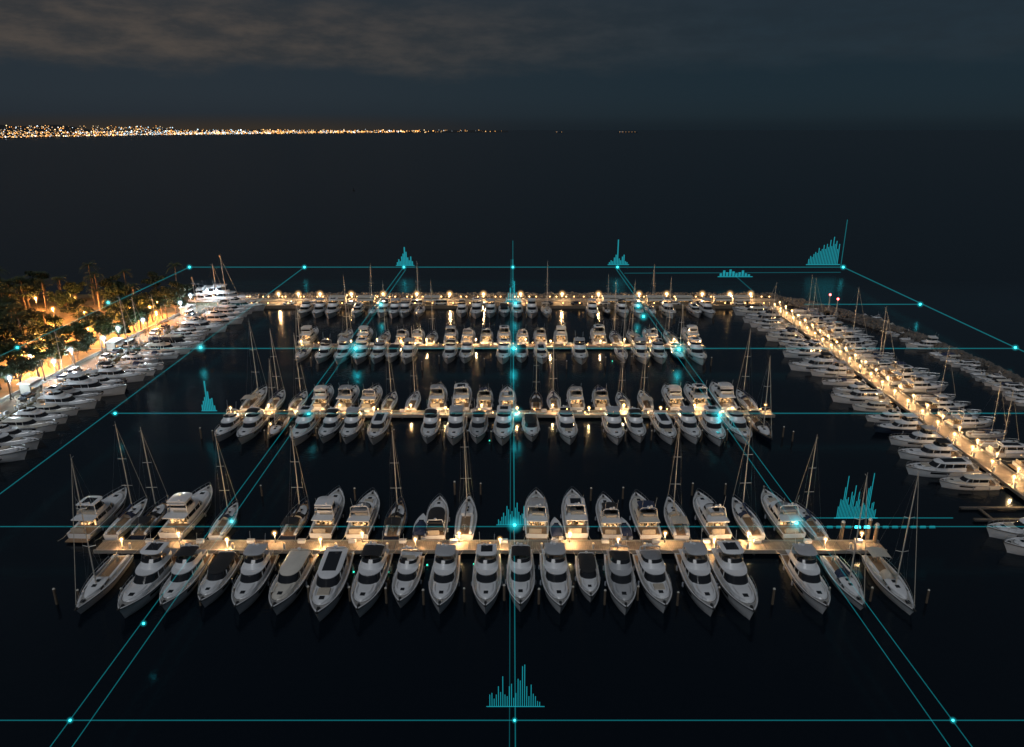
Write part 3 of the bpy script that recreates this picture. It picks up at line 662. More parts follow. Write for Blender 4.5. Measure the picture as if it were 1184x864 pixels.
# ------------------------------------------------------------------ breakwater quay (far) with rock mound
bq = empty('breakwater_quay', (0, 0, 0), 0, 'broad concrete quay at the far side of the harbour, lit gold', 'quay')
b = MB(); b.box(-112, 104, 273.3, 281, -2, 1.1); b.build('deck', M['pave'], bq)
b = MB(); b.box(-112, 104, 281.003, 282, -2, 2.0); b.build('parapet', M['conc'], bq)
def rocks(name, pts, halfw, hgt, label, n, seed, smin=.6, smax=1.5):
    rnd = random.Random(seed); mb = MB(); segs = []
    for a, b_ in zip(pts[:-1], pts[1:]): segs.append((Vector(a), Vector(b_), (Vector(b_) - Vector(a)).length))
    tot = sum(s[2] for s in segs)
    ico = [Vector(v).normalized() for v in ((0, 1, 1.6), (0, -1, 1.6), (0, 1, -1.6), (0, -1, -1.6), (1, 1.6, 0), (-1, 1.6, 0), (1, -1.6, 0), (-1, -1.6, 0), (1.6, 0, 1), (1.6, 0, -1), (-1.6, 0, 1), (-1.6, 0, -1))]
    icf = [(0, 8, 4), (0, 4, 5), (0, 5, 10), (0, 10, 1), (0, 1, 8), (1, 6, 8), (8, 6, 9), (8, 9, 4), (4, 9, 2), (4, 2, 5), (5, 2, 11), (5, 11, 10), (10, 11, 7), (10, 7, 1), (1, 7, 6), (3, 2, 9), (3, 9, 6), (3, 6, 7), (3, 7, 11), (3, 11, 2)]
    for i in range(n):
        d = rnd.random() * tot
        for a, b_, l in segs:
            if d <= l: break
            d -= l
        t = (b_ - a).normalized(); nr = Vector((-t.y, t.x, 0)); u = rnd.uniform(-1, 1)
        c = a + t * d + nr * u * halfw; s_ = rnd.uniform(smin, smax)
        c.z = max(-.2, hgt * (1 - abs(u) ** 1.6)) - s_ * .3 + rnd.uniform(-.2, .3)
        M3 = Matrix.Rotation(rnd.random() * 6.3, 3, 'Z') @ Matrix.Rotation(rnd.random() * 6.3, 3, 'X')
        vs = [c + M3 @ Vector((v.x * s_ * rnd.uniform(.7, 1.15), v.y * s_ * rnd.uniform(.6, 1), v.z * s_ * rnd.uniform(.5, .9))) for v in ico]
        mb.add(vs, icf)
    o = mb.build(name, M['rock'], None); tag(o, label, 'rocks', None, 'stuff')
rocks('breakwater_rocks', [(-112, 286, 0), (106, 286, 0)], 4.2, 3.0, 'heaped rocks behind the far quay, lit gold by its lamps', 2600, 3)
rocks('breakwater_rocks', [(104, 285, 0), (113, 279, 0), (121, 264, 0), (127, 247, 0), (132, 227, 0), (135, 200, 0), (135.5, 175, 0), (135.5, 140, 0), (135.5, 85, 0)], 3.2, 1.9, 'dark rock breakwater curving along the far side of the right basin', 2600, 4)
for j, px in enumerate((322, 345, 370, 406, 443, 482, 520, 559, 602, 650, 692, 739, 771, 812, 844, 868)):
    x = (px - CX) / FPX * (279.5 * math.cos(PITCH) + (CH - 4.4) * math.sin(PITCH))
    lamp('far', x, 279.5, 1.1, f'tall warm lamp on the breakwater quay, {nth(j+1)} from its left end', 'lamp posts on the breakwater quay')
# kiosks on the far quay
def make_kiosk(w, d, h, lit):
    o = empty('kiosk'); b = MB(); b.box(-w / 2, w / 2, -d / 2, d / 2, 0, h); b.build('wall', M['wallw'], o)
    r = MB(); r.box(-w / 2 - .4, w / 2 + .4, -d / 2 - .5, d / 2 + .4, h + .003, h + .22, .1, .1); r.build('roof', M['awning'], o)
    a = MB(); a.add([(-w / 2, -d / 2 - .003, h * .8), (w / 2, -d / 2 - .003, h * .8), (w / 2, -d / 2 - 1.5, h * .62), (-w / 2, -d / 2 - 1.5, h * .62)], [(0, 1, 2, 3)]); a.build('awning', M['awning'], o)
    wn = MB(); wn.box(-w * .38, w * .2, -d / 2 - .02, -d / 2 + .05, .9, h * .6); wn.build('window', M['litglass'] if lit else M['glass'], o)
    dr = MB(); dr.box(w * .28, w * .42, -d / 2 - .025, -d / 2 + .05, .02, 2.05); dr.build('door', M['dark'], o)
    return o
KI = make_kiosk(6, 3, 2.6, True)
for j, px in enumerate((391, 424, 500, 706, 726, 757, 790, 834, 856)):
    x = (px - CX) / FPX * (278 * math.cos(PITCH) + 63 * math.sin(PITCH))
    place(KI, (x, 277.6, 1.1), 0, f'low white kiosk with lit window on the breakwater quay, {nth(j+1)} from the left', 'kiosks on the breakwater quay', 'kiosk')

# ------------------------------------------------------------------ right pier, with boats on both sides
def rpx(y): return 96.3 + (y - 120) * .026
ang = math.atan(.026)
rp = pier('bright gold pier running away along the right side of the harbour', 185, 2.1, (rpx(88), 88, 0), PI / 2 - ang)
n = 46
for j in range(n):
    y = 118 + (272 - 118) * (j / (n - 1)) ** 1.0
    lamp('pierlow', rpx(y) + (1.5 if j % 2 else -1.5), y, DZ, f'warm globe lamp on the long right pier, {nth(j+1)} from its near end', 'lamp posts on the long right pier')
    place(PED, (rpx(y + 2.4) + (-1.6 if j % 2 else 1.6), y + 2.4, DZ), PI / 2, f'grey service pedestal on the long right pier, {nth(j+1)} from its near end', 'service pedestals on the long right pier', 'service pedestal')
KEYS = ('a', 'b', 'c', 'd', 'e', 'f', 'g', 'h', 'i', 'j', 'k', 'm', 's', 't')
order = (10, 4, 1, 0, 11, 9, 10, 4, 2, 12, 0, 1, 5, 3, 2, 9, 6, 0, 13, 4, 8, 3, 10, 5, 0, 12, 1, 7, 2, 9)
y = 126.0; i = 0
while y < 271:
    key = KEYS[order[i % len(order)]]; sc = random.choice((.72, .82, .92, 1.0, 1.08))
    if key in 'st': sc = .82
    boat(key, rpx(y) - 2.4 - 1.2 - random.uniform(0, 1.2) - 7.0 * sc, y, PI / 2, f'{nth(i+1)} from near end, west side of right pier', 'boats on the west side of the right pier', sc)
    y += random.choice((5.0, 5.6, 6.2, 7.2)); i += 1
for q, (yy, key) in enumerate(((108.0, 'e'), (103.2, 'c'))):
    boat(key, rpx(yy) - 9.6, yy, PI / 2, f'{nth(q+1)} boat nearer than the finger pontoon', 'boats by the finger pontoon', 1.0)
y = 118.0; i = 0
while y < 272:
    key = KEYS[order[(i * 3 + 7) % len(order)]] if i % 5 else 's'; sc = random.choice((.68, .76, .84, .92))
    boat(key, rpx(y) + 2.4 + 1.2 + random.uniform(0, 1.2) + 7.0 * sc, y, -PI / 2, f'{nth(i+1)} from near end, east side of right pier', 'boats on the east side of the right pier', sc)
    y += random.choice((4.8, 5.3, 6.0, 7.0)); i += 1
# finger pontoon
fp = empty('finger_pontoon', (rpx(113) - 2.4, 113, 0), PI / 2, 'narrow empty finger pontoon beside the right pier', 'pontoon')
for yy in (0, 4.2):
    d = MB(); d.box(yy - .35, yy + .35, 0, 13, .25, .5); d.build('walkway', M['conc_dark'], fp)
d = MB(); d.box(.352, 3.848, 9.5, 10.0, .25, .48); d.build('cross_beam', M['conc_dark'], fp)
# boats along the right breakwater
bw = [(964, 361, 'p', .8), (981, 365, 'o', .8), (998, 368, 'f', .5), (1013, 371, 'o', .85), (1020, 377, 'k', .55), (1027, 381, 'p', .9), (1039, 387, 'b', .5), (1064, 400, 'h', .68), (1080, 408, 'o', .8), (1095, 414, 'k', .55), (1110, 421, 'e', .6), (1127, 428, 'f', .6), (1132, 433, 'o', 1.0), (1140, 438, 'c', .58), (1150, 443, 'k', .6), (1161, 448, 'e', .62), (1176, 460, 'j', .62), (1184, 465, 'o', 1.0), (972, 362, 'k', .5), (990, 366, 'e', .5), (1006, 369, 'c', .5), (1031, 384, 'f', .5), (1047, 392, 'o', .9), (1087, 411, 'p', 1.0), (1103, 418, 'o', 1.0), (1119, 425, 'a', .5), (1146, 440, 'f', .55), (1156, 446, 'p', 1.0), (1168, 454, 'b', .55)]
bw.sort()
for i, (px, py, key, sc) in enumerate(bw):
    p = P(px, py, .8)
    boat(key, p.x + 1.0, p.y, PI / 2 + R(random.uniform(-8, 14)), f'{nth(i+1)} from far end along dark breakwater', 'boats along the dark breakwater', sc * .98)
# red beacons
def make_beacon():
    o = empty('harbour_beacon'); t = MB(); t.tube([(0, 0, 0), (0, 0, 1)], .9, 10, .7); t.build('base', M['conc'], o)
    t = MB(); t.tube([(0, 0, 1), (0, 0, 5.5)], .22, 8, .16); t.build('pole', M['wallw'], o)
    g = MB(); g.ball((0, 0, 5.85), .4, 10, 8); g.build('lamp', M['red'], o, True); return o
be = make_beacon()
for q, (px, py) in enumerate(((960, 341), (969, 346))):
    p = P(px, py, 7.6); place(be, (p.x, p.y, 1.8), 0, ['red harbour beacon on the rocks, the farther of two', 'red harbour beacon on the rocks, the nearer of two'][q], 'red harbour beacons', 'beacon')

BOL = empty('bollard_light'); t = MB(); t.tube([(0, 0, 0), (0, 0, .7)], .1, 6); t.build('post', M['pole'], BOL)
t = MB(); t.ball((0, 0, .85), .24, 8, 6); t.build('lamp', M['bol'], BOL, True)
for j in range(90):
    x = -108 + 210 * (j + .5 + random.uniform(-.3, .3)) / 90
    place(BOL, (x, 281.5 if j % 3 else 274.2, 2.0 if j % 3 else 1.1), 0, f'small warm bollard light on the breakwater quay, {nth(j+1)} from its left end', 'bollard lights on the breakwater quay', 'bollard light')
for i, (y, x0, x1, nm) in enumerate(DOCKS):
    if i == 0: continue
    for j in range(34):
        x = x0 + 1 + (x1 - x0 - 2) * (j + .5 + random.uniform(-.35, .35)) / 34
        place(BOL, (x, y + (1.12 if j % 2 else -1.12), DZ), 0, f'small warm bollard light on {nm}, {nth(j+1)} from its left end', f'bollard lights on {nm}', 'bollard light', .7)
# ------------------------------------------------------------------ mooring piles
PILE = empty('mooring_pile'); t = MB(); t.tube([(0, 0, -2), (0, 0, 2.4)], .2, 8, .17); t.build('post', M['wood'], PILE)
t = MB(); t.tube([(0, 0, 2.4), (0, 0, 2.55)], .2, 8, .12); t.build('cap', M['gel2'], PILE)
def piles(pxs, py, nm):
    for i, px in enumerate(pxs):
        p = P(px, py + random.uniform(-4, 4), 0); place(PILE, (p.x, p.y, 0), 0, f'weathered mooring pile, {nth(i+1)} from left, {nm}', f'mooring piles {nm}', 'mooring pile', random.uniform(.85, 1.1))
piles([66, 93, 143, 190, 232, 273, 316, 358, 405, 447, 490, 537, 583, 623, 662, 699, 737, 783, 830, 893, 957, 1006, 1071], 697, 'off bows on near side of front pier')
piles([303, 411, 526, 556, 683, 720, 800, 838, 882], 575, 'off far side of front pier')
piles([233, 247, 307, 337, 367, 394, 421, 456, 512, 541, 568, 598, 635, 676, 723, 753, 783, 811, 840, 905, 916], 508, 'off near side of second pier')
piles([360, 407, 428, 488, 508, 560, 640, 655, 700, 730, 822], 424, 'off near side of third pier')
for q, (px, py, n_) in enumerate(((971, 630, 'by the last sailboats'), (1002, 627, 'at the outer end, farther'), (1010, 633, 'at the outer end, nearer'))):
    p = P(px, py, 0); place(PILE, (p.x, p.y, 0), 0, f'tall wooden pile beside the front pier {n_}', 'tall piles at the front pier end', 'mooring pile', 1.75)
# green reflections on the water, added as small glowing floats
GL = empty('green_glint'); t = MB(); t.tube([(0, 0, -.2), (0, 0, .18)], .32, 10, .28); t.build('float', M['dark'], GL)
t = MB(); t.ball((0, 0, .3), .15, 10, 6); t.build('lamp', M['green'], GL, True)
for i, (px, py) in enumerate(((409, 662), (449, 662), (494, 654), (548, 653), (627, 664), (699, 658), (826, 660), (925, 657), (566, 510), (708, 418))):
    p = P(px, py, .2); place(GL, (p.x, p.y, 0), 0, f'small green reflection shaped as glowing float, {nth(i+1)} counting from the left of front pier', 'green water reflections', 'water reflection')

# ------------------------------------------------------------------ left quay, promenade, park
def qx(y): return -119 + (y - 160) * .055
def sheet(name, poly, z, m, kind='structure'):
    mb = MB(); mb.add([(x, y, z) for x, y in poly], [tuple(range(len(poly)))]); return tag(mb.build(name, m), None, None, None, kind)
# land body with a quay face
land = [(qx(90), 90), (qx(275), 275), (-112, 283), (-122, 291), (-200, 296), (-330, 292), (-420, 250), (-420, 90)]
mb = MB(); nl = len(land); mb.add([(x, y, -2) for x, y in land] + [(x, y, 1.0) for x, y in land], [tuple(range(nl, 2 * nl))] + [(i, (i + 1) % nl, nl + (i + 1) % nl, nl + i) for i in range(nl)])
tag(mb.build('ground', M['soil']), None, None, None, 'structure')
sheet('pavement', [(qx(90) - .4, 90.4), (qx(275) - .4, 274.6), (qx(275) - 7.5, 274.6), (qx(90) - 7.5, 90.4)], 1.004, M['pave'])
sheet('path', [(-140, 200), (-135, 214), (-230, 268), (-240, 258)], 1.004, M['pave'])
kb = empty('kerb_wall', (0, 0, 0), 0, 'low pale wall between promenade and park trees', 'wall')
mb = MB(); a, c_ = (qx(92) - 7.9, 92), (qx(273) - 7.9, 273); mb.add([(a[0] - .4, a[1], .9), (a[0], a[1], .9), (c_[0], c_[1], .9), (c_[0] - .4, c_[1], .9), (a[0] - .4, a[1], 1.8), (a[0], a[1], 1.8), (c_[0], c_[1], 1.8), (c_[0] - .4, c_[1], 1.8)], [(0, 1, 5, 4), (1, 2, 6, 5), (2, 3, 7, 6), (3, 0, 4, 7), (4, 5, 6, 7)]); mb.build('face', M['conc'], kb)
y = 119.0; i = 0
while y < 273:
    key = KEYS[order[(i * 7 + 3) % len(order)]]; sc = random.choice((.8, .9, 1.0, 1.1, 1.2)) if key != 'h' else 1.0
    boat(key, qx(y) + 1.6 + random.uniform(0, 1.5) + 7.5 * sc, y, -PI / 2 + R(random.uniform(-2, 2)), f'{nth(i+1)} from near end, stern to left quay', 'boats along the left quay', sc)
    y += random.choice((4.7, 5.0, 5.5)) * (1.08 if key == 'h' else 1); i += 1
for q, (px, py, key, sc, rz) in enumerate(((232, 372, 's', 1.1, -1.57), (222, 366, 't', 1.1, -1.57), (206, 385, 's', 1, -1.57), (66, 452, 's', .75, -1.2))):
    p = P(px, py, 0)
    boat(key, qx(p.y) + 8.5 if q < 3 else -122.5, p.y if q < 3 else 188, rz, ['tall mast beyond its neighbours at the left quay', 'second tall mast at the left quay', 'nearer tall mast at the left quay', 'ashore on the promenade by the trees'][q], 'boats along the left quay', sc)
for q, (px, py, sc) in enumerate(((258, 343, 1.0), (272, 341, 1.15), (286, 340, 1.25))):
    p = P(px, py, 0); boat('h', p.x, min(p.y, 283) , -PI / 2, f'bright white beyond the left quay corner, {nth(q+1)} from left', 'large yachts beyond the quay corner', sc)
for q, (px, py, kind) in enumerate(((7, 478, 'white'), (45, 452, 'white'), (78, 432, 'white'), (108, 418, 'white'), (137, 404, 'white'), (158, 392, 'white'), (172, 382, 'white'), (196, 371, 'warm2'), (212, 361, 'white'), (228, 352, 'white'), (246, 346, 'white'), (-40, 505, 'white'))):
    p = P(px, py, 3)
    lamp('white' if kind == 'white' else 'orange', qx(p.y) - 4.6 - (q % 2) * 2.2, p.y, 1.0, f'tall cool white lamp on the left promenade, {nth(q+1)} counting away from the camera', 'lamps on the left promenade')
park = [(73, 406), (82, 409), (97, 356), (106, 360), (9, 371), (60, 352), (30, 385), (75, 380), (130, 372), (20, 395), (170, 362), (182, 357), (155, 400), (120, 345), (45, 365), (5, 350), (180, 349), (198, 345), (85, 340), (150, 352), (0, 400), (-30, 380), (40, 340), (100, 375), (60, 372), (15, 384), (48, 386), (72, 378), (-15, 376), (92, 366)]
for q, (px, py) in enumerate(park):
    p = P(px, py, 7.5)
    lamp('orange', min(p.x, qx(p.y) - 14), min(p.y, 288), 1.0, f'orange street lamp among the park trees, {nth(q+1)} of them by count from the water', 'orange lamps in the park')
p = P(35, 409, 7); lamp('white', p.x, p.y, 1, 'bright cool white lamp standing alone among the dark front trees', 'lamps on the left promenade')
# trees
def tree_proto(name, seed, h, spread_, leafm, nclump, leaves, ls, flat=.7):
    rnd = random.Random(seed); o = empty(name); th = h * .36
    t = MB(); t.tube([(0, 0, -.2), (.1, .05, th * .5), (.0, .1, th)], .28, 7, .2)
    cl = []
    for i in range(nclump):
        a = rnd.random() * 2 * PI; r = spread_ * math.sqrt(rnd.random()) * .8; z = th + (h - th) * rnd.uniform(.12, .85) * (1 - .35 * (r / spread_) ** 2)
        cl.append((Vector((r * math.cos(a), r * math.sin(a), z)), rnd.uniform(.22, .42) * spread_))
    for c, r in cl[:8]: t.tube([(0, .1, th * .9), c * .5 + Vector((0, 0, th * .45)), c], .13, 5, .04)
    t.build('trunk', M['bark'], o, True)
    m = MB()
    for i in range(leaves):
        c, r = rnd.choice(cl); d = Vector((rnd.gauss(0, 1), rnd.gauss(0, 1), rnd.gauss(0, 1))).normalized() * r * (rnd.random() ** .4); d.z *= flat
        p = c + d; s_ = ls * rnd.uniform(.6, 1.3)
        u = Vector((rnd.gauss(0, 1), rnd.gauss(0, 1), rnd.gauss(0, .6))).normalized(); w = u.cross(Vector((rnd.gauss(0, 1), rnd.gauss(0, 1), rnd.gauss(0, 1)))).normalized()
        m.add([p - u * s_, p + w * s_ * .6, p + u * s_, p - w * s_ * .6], [(0, 1, 2, 3)])
    m.build('crown', leafm, o); return o
def palm_proto(seed, h):
    rnd = random.Random(seed); o = empty('palm_tree')
    t = MB(); t.tube([(0, 0, -.2), (.15, 0, h * .4), (.3, .1, h * .8), (.3, .15, h)], .24, 8, .17); t.build('trunk', M['bark'], o, True)
    m = MB()
    for i in range(26):
        a = 2 * PI * i / 26 + rnd.uniform(-.2, .2); up = rnd.uniform(-.5, 1.0); Lf = rnd.uniform(2.4, 3.3)
        d = Vector((math.cos(a), math.sin(a), 0)); side = Vector((-d.y, d.x, 0)); base = Vector((.3, .15, h))
        for j in range(9):
            s_ = (j + .5) / 9; p = base + d * Lf * s_ * math.cos(up * .8) + Vector((0, 0, Lf * s_ * math.sin(up) - 1.7 * s_ * s_))
            for sg in (1, -1):
                e = p + side * sg * .75 * math.sin(PI * min(.95, s_ + .12)) + d * .35 + Vector((0, 0, -.22))
                m.add([p - d * .09, p + d * .13, e], [(0, 1, 2)])
    m.build('crown', M['palm'], o); return o
T1 = tree_proto('broad_tree', 1, 8.5, 4.4, M['leaf'], 20, 2600, .34); T2 = tree_proto('broad_tree', 2, 7.0, 3.8, M['leaf2'], 17, 2400, .32)
T3 = tree_proto('umbrella_pine', 3, 10.0, 4.6, M['leaf2'], 18, 2600, .28, .4); T4 = tree_proto('broad_tree', 4, 9.5, 3.4, M['leaf'], 18, 2400, .32)
PA, PB = palm_proto(5, 8.5), palm_proto(6, 11)
rnd = random.Random(11); cnt = 0; taken = []
def tree(pr, x, y, label, sc):
    place(pr, (x, y, 1.0), rnd.random() * 6.3, label, 'trees in the park', 'tree' if pr not in (PA, PB) else 'palm', sc)
# front belt behind the promenade
y = 150.0; i = 0
while y < 270:
    for rr in range(3 if y < 205 or y > 245 else 2):
        x = qx(y) - 10.6 - rr * 7.2 - rnd.uniform(-1.5, 1.5); i += 1
        pr = rnd.choice((T1, T2, T2, T3, T4)); yy = y + rnd.uniform(-2, 2)
        nm = {T1: 'broad leafy tree', T2: 'low dark bushy tree', T3: 'dark umbrella pine', T4: 'tall leafy tree'}[pr]
        tree(pr, x, yy, f'{nm} in {["front", "second", "third"][rr]} row behind promenade, {nth((i - 1) // 3 + 1)} from near end', rnd.uniform(.8, 1.15))
    y += rnd.uniform(6.5, 8.5)
# inner park: looser, palms
for j in range(150):
    x = rnd.uniform(-260, -132); yy = rnd.uniform(205, 291)
    if -190 < x < -142 and 236 < yy < 254 and rnd.random() < .8: continue
    if abs(x / yy) > .78: x = -.72 * yy + rnd.uniform(-6, 6)
    pr = rnd.choice((T1, T2, T3, PA, PB, PA)); nm = {T1: 'broad tree lit orange from below', T2: 'low bushy tree against orange light', T3: 'umbrella pine above orange lamps', PA: 'short palm lit orange', PB: 'tall palm lit orange'}[pr]
    tree(pr, x, yy, f'{nm}, {nth(j+1)} tree of the inner park', rnd.uniform(.85, 1.2))
# kiosks, vans and cars on the promenade
KW = make_kiosk(5, 2.6, 2.5, True)
for j, yy in enumerate((178, 216, 262)):
    place(KW, (qx(yy) - 6.2, yy, 1.004), PI / 2, f'white kiosk with awning on the left promenade, {nth(j+1)} from the near end', 'kiosks on the left promenade', 'kiosk')
for j in range(26):
    yy = 150 + 4.7 * j
    place(PED, (qx(yy) - .7, yy, 1.004), PI / 2, f'grey service pedestal along the left quay edge, {nth(j+1)} from the near end', 'service pedestals along the left quay', 'service pedestal')
    place(BOX, (qx(yy) - 1.1, yy + 2.1, 1.004), PI / 2 + R(random.uniform(-8, 8)), f'white dock box along the left quay edge, {nth(j+1)} from the near end', 'dock boxes along the left quay', 'dock box')
for j in range(9):
    yy = 158 + 13 * j
    place(PA, (qx(yy) - 6.6, yy, 1.0), j * 1.3, f'short palm on the left promenade, {nth(j+1)} from the near end', 'palms on the left promenade', 'palm', .85)
def make_car(m, van):
    o = empty('parked_van' if van else 'parked_car'); L = 4.9 if van else 4.3; h = 1.95 if van else .85
    b = MB(); b.loft([[Vector((x, y, .32)) for x, y in ((-.85, -L / 2), (.85, -L / 2), (.85, L / 2), (-.85, L / 2))], [Vector((x, y, .65)) for x, y in ((-.9, -L / 2 - .05), (.9, -L / 2 - .05), (.9, L / 2 + .05), (-.9, L / 2 + .05))], [Vector((x, y, .92)) for x, y in ((-.86, -L / 2), (.86, -L / 2), (.86, L / 2 - .1), (-.86, L / 2 - .1))]], bottom=True)
    b.build('body', m, o)
    y0, y1, hh = (-L / 2 + .05, L / 2 - 1.1, 1.95) if van else (-L / 2 + .7, L / 2 - 1.5, 1.42)
    c = MB(); c.box(-.82, .82, y0, y1 + .5, .92, hh - .02, .12, .35 if not van else .2); c.build('cabin_window', M['glass'], o)
    r = MB(); r.box(-.72, .72, y0 + .3, y1 + .2, hh - .06, hh + .02, .05, .05); r.build('roof', m, o)
    for x in (-.82, .82):
        for yy in (-L / 2 + .8, L / 2 - .85):
            w = MB(); w.tube([(x - .1, yy, .33), (x + .1, yy, .33)], .33, 12); w.build('wheel', M['tyre'], o)
    return o
CW, CB, VW = make_car(M['carw'], False), make_car(M['card'], False), make_car(M['carw'], True)
for j, (yy, pr, nm) in enumerate(((157, VW, 'white van'), (172, CB, 'dark car'), (187, CW, 'white car'), (191, VW, 'white van'), (206, CW, 'white car'), (212, CB, 'dark car'), (219, VW, 'white van'), (234, CW, 'white car'), (240, CB, 'dark car'), (258, VW, 'white van'))):
    place(pr, (qx(yy) - 3.2, yy, 1.004), R(-3), f'{nm} parked on the left promenade, {nth(j+1)} vehicle from the near end', 'vehicles on the left promenade', 'van' if pr is VW else 'car')

for j in range(16):
    x = -100 + 12.4 * j + random.uniform(-2, 2); pr = random.choice((CW, CB, VW, CW)); nm = {CW: 'white car', CB: 'dark car', VW: 'white van'}[pr]
    place(pr, (x, 275.2, 1.1), PI / 2 + R(random.uniform(-4, 4)), f'{nm} parked on the breakwater quay, {nth(j+1)} vehicle from the left', 'vehicles on the breakwater quay', 'van' if pr is VW else 'car')
# ------------------------------------------------------------------ water, far coast
def water_mat():
    m = bpy.data.materials.new('sea_water'); m.use_nodes = True; nt = m.node_tree; b = nt.nodes['Principled BSDF']
    b.inputs['Base Color'].default_value = (.0018, .0045, .0085, 1); b.inputs['Roughness'].default_value = .1; b.inputs['IOR'].default_value = 1.333
    b.inputs['Specular Tint'].default_value = (.42, .78, 1, 1)
    tc = nt.nodes.new('ShaderNodeTexCoord'); mp = nt.nodes.new('ShaderNodeMapping'); nt.links.new(tc.outputs['Object'], mp.inputs[0]); mp.inputs['Scale'].default_value = (.8, 1.0, 1)
    n1 = nt.nodes.new('ShaderNodeTexNoise'); n1.inputs['Scale'].default_value = 1.1; n1.inputs['Detail'].default_value = 3
    n2 = nt.nodes.new('ShaderNodeTexNoise'); n2.inputs['Scale'].default_value = .14; n2.inputs['Detail'].default_value = 2
    for n in (n1, n2): nt.links.new(mp.outputs[0], n.inputs['Vector'])
    ml = nt.nodes.new('ShaderNodeMath'); ml.operation = 'MULTIPLY'; ml.inputs[1].default_value = 1.6; nt.links.new(n2.outputs[0], ml.inputs[0])
    ad = nt.nodes.new('ShaderNodeMath'); ad.operation = 'ADD'; nt.links.new(n1.outputs[0], ad.inputs[0]); nt.links.new(ml.outputs[0], ad.inputs[1])
    sx = nt.nodes.new('ShaderNodeSeparateXYZ'); nt.links.new(tc.outputs['Object'], sx.inputs[0])
    rg = nt.nodes.new('ShaderNodeMapRange'); rg.inputs[1].default_value = 270; rg.inputs[2].default_value = 330; rg.inputs[3].default_value = .16; rg.inputs[4].default_value = .3
    nt.links.new(sx.outputs[1], rg.inputs[0]); nt.links.new(rg.outputs[0], b.inputs['Roughness'])
    bp = nt.nodes.new('ShaderNodeBump'); bp.inputs['Strength'].default_value = .5; bp.inputs['Distance'].default_value = .10
    nt.links.new(ad.outputs[0], bp.inputs['Height']); nt.links.new(bp.outputs[0], b.inputs['Normal'])
    return m
mb = MB(); mb.add([(-90000, -3000, 0), (90000, -3000, 0), (90000, 90000, 0), (-90000, 90000, 0)], [(0, 1, 2, 3)])
tag(mb.build('water', water_mat()), None, None, None, 'structure')
# coast: land ribbon, hills, lights
rnd = random.Random(21)
def coast_d(px):  # distance of the far shore by bearing
    t = max(0, min(1, (px + 60) / 640.0)); return 4700 + 15000 * t ** 1.6
M['hill'] = mat('far_hill', (.012, .015, .018), 1.0, noise=.3, nscale=.002)
mb = MB(); vs = []; fs = []
for i in range(60):
    px = -120 + i * 12; k = (px - CX) / FPX; d = coast_d(px); hgt = max(8, 150 * math.exp(-((px + 10) / 120.0) ** 2) + 35 * math.sin(i * .7) + 25)
    hgt *= max(.12, 1 - max(0, px) / 560) * d / 6000
    x = k / math.cos(PITCH) * d; vs += [(x, d, -2), (x, d, 3), (x * 1.7, d * 1.7, 14), (x * 2.3, d * 2.3, hgt * 1.7)]
for i in range(59):
    for q in range(3): fs.append((i * 4 + q, (i + 1) * 4 + q, (i + 1) * 4 + q + 1, i * 4 + q + 1))
mb.add(vs, fs); tag(mb.build('hills', M['hill'], None, True), None, None, None, 'structure')
me_v, me_f, cols = [], [], []
def lightbox(x, y, z, s, c):
    o = len(me_v); me_v.extend([(x - s, y, z), (x, y - s, z), (x + s, y, z), (x, y + s, z), (x, y, z + s), (x, y, z - s)])
    for f in ((0, 1, 4), (1, 2, 4), (2, 3, 4), (3, 0, 4), (1, 0, 5), (2, 1, 5), (3, 2, 5), (0, 3, 5)): me_f.append(tuple(q + o for q in f)); cols.extend([c] * 3)
for i in range(2600):
    px = rnd.triangular(-60, 590, 60) if rnd.random() < .75 else rnd.uniform(150, 470)
    k = (px - CX) / FPX; u = rnd.random() ** 2.0 if rnd.random() < .6 else rnd.choice((0, .02, .28, .33))
    dmul = 1 + .55 * u; d = coast_d(px) * dmul + (rnd.random() * 250)
    z = 6 + rnd.random() * 10 * d / 6000 + u * (95 if px < 240 else 40) * (d / 8000) * max(.12, 1 - max(0, px) / 600)
    s_ = d / FPX * rnd.choice((.3, .36, .42, .5, .65)) * (1.3 if rnd.random() < .06 else 1)
    e = rnd.choice((.5, .9, 1.5, 2.6)) * (.45 if px > 510 else 1)
    c = rnd.choice(((1, .48, .14), (1, .55, .2), (1, .38, .08), (1, .7, .36), (1, .5, .16), (.8, .9, 1)))
    if 180 < px < 330 and rnd.random() < .25: c = (.6, .85, 1)
    lightbox(k / math.cos(PITCH) * d, d, z, s_, (c[0] * e, c[1] * e, c[2] * e, 1))
me = bpy.data.meshes.new('city_lights'); me.from_pydata(me_v, [], me_f); at = me.color_attributes.new('Col', 'FLOAT_COLOR', 'CORNER')
for i, c in enumerate(cols): at.data[i].color = c
mc = bpy.data.materials.new('city_light'); mc.use_nodes = True; nt = mc.node_tree; nt.nodes.clear(); o_ = nt.nodes.new('ShaderNodeOutputMaterial'); e_ = nt.nodes.new('ShaderNodeEmission'); a_ = nt.nodes.new('ShaderNodeVertexColor'); a_.layer_name = 'Col'
nt.links.new(a_.outputs[0], e_.inputs[0]); nt.links.new(e_.outputs[0], o_.inputs[0]); e_.inputs[1].default_value = 1.3
me.materials.append(mc); co_ = bpy.data.objects.new('city_lights', me); col.objects.link(co_); tag(co_, 'band of warm town lights along the far dark shore', 'town lights', None, 'stuff')
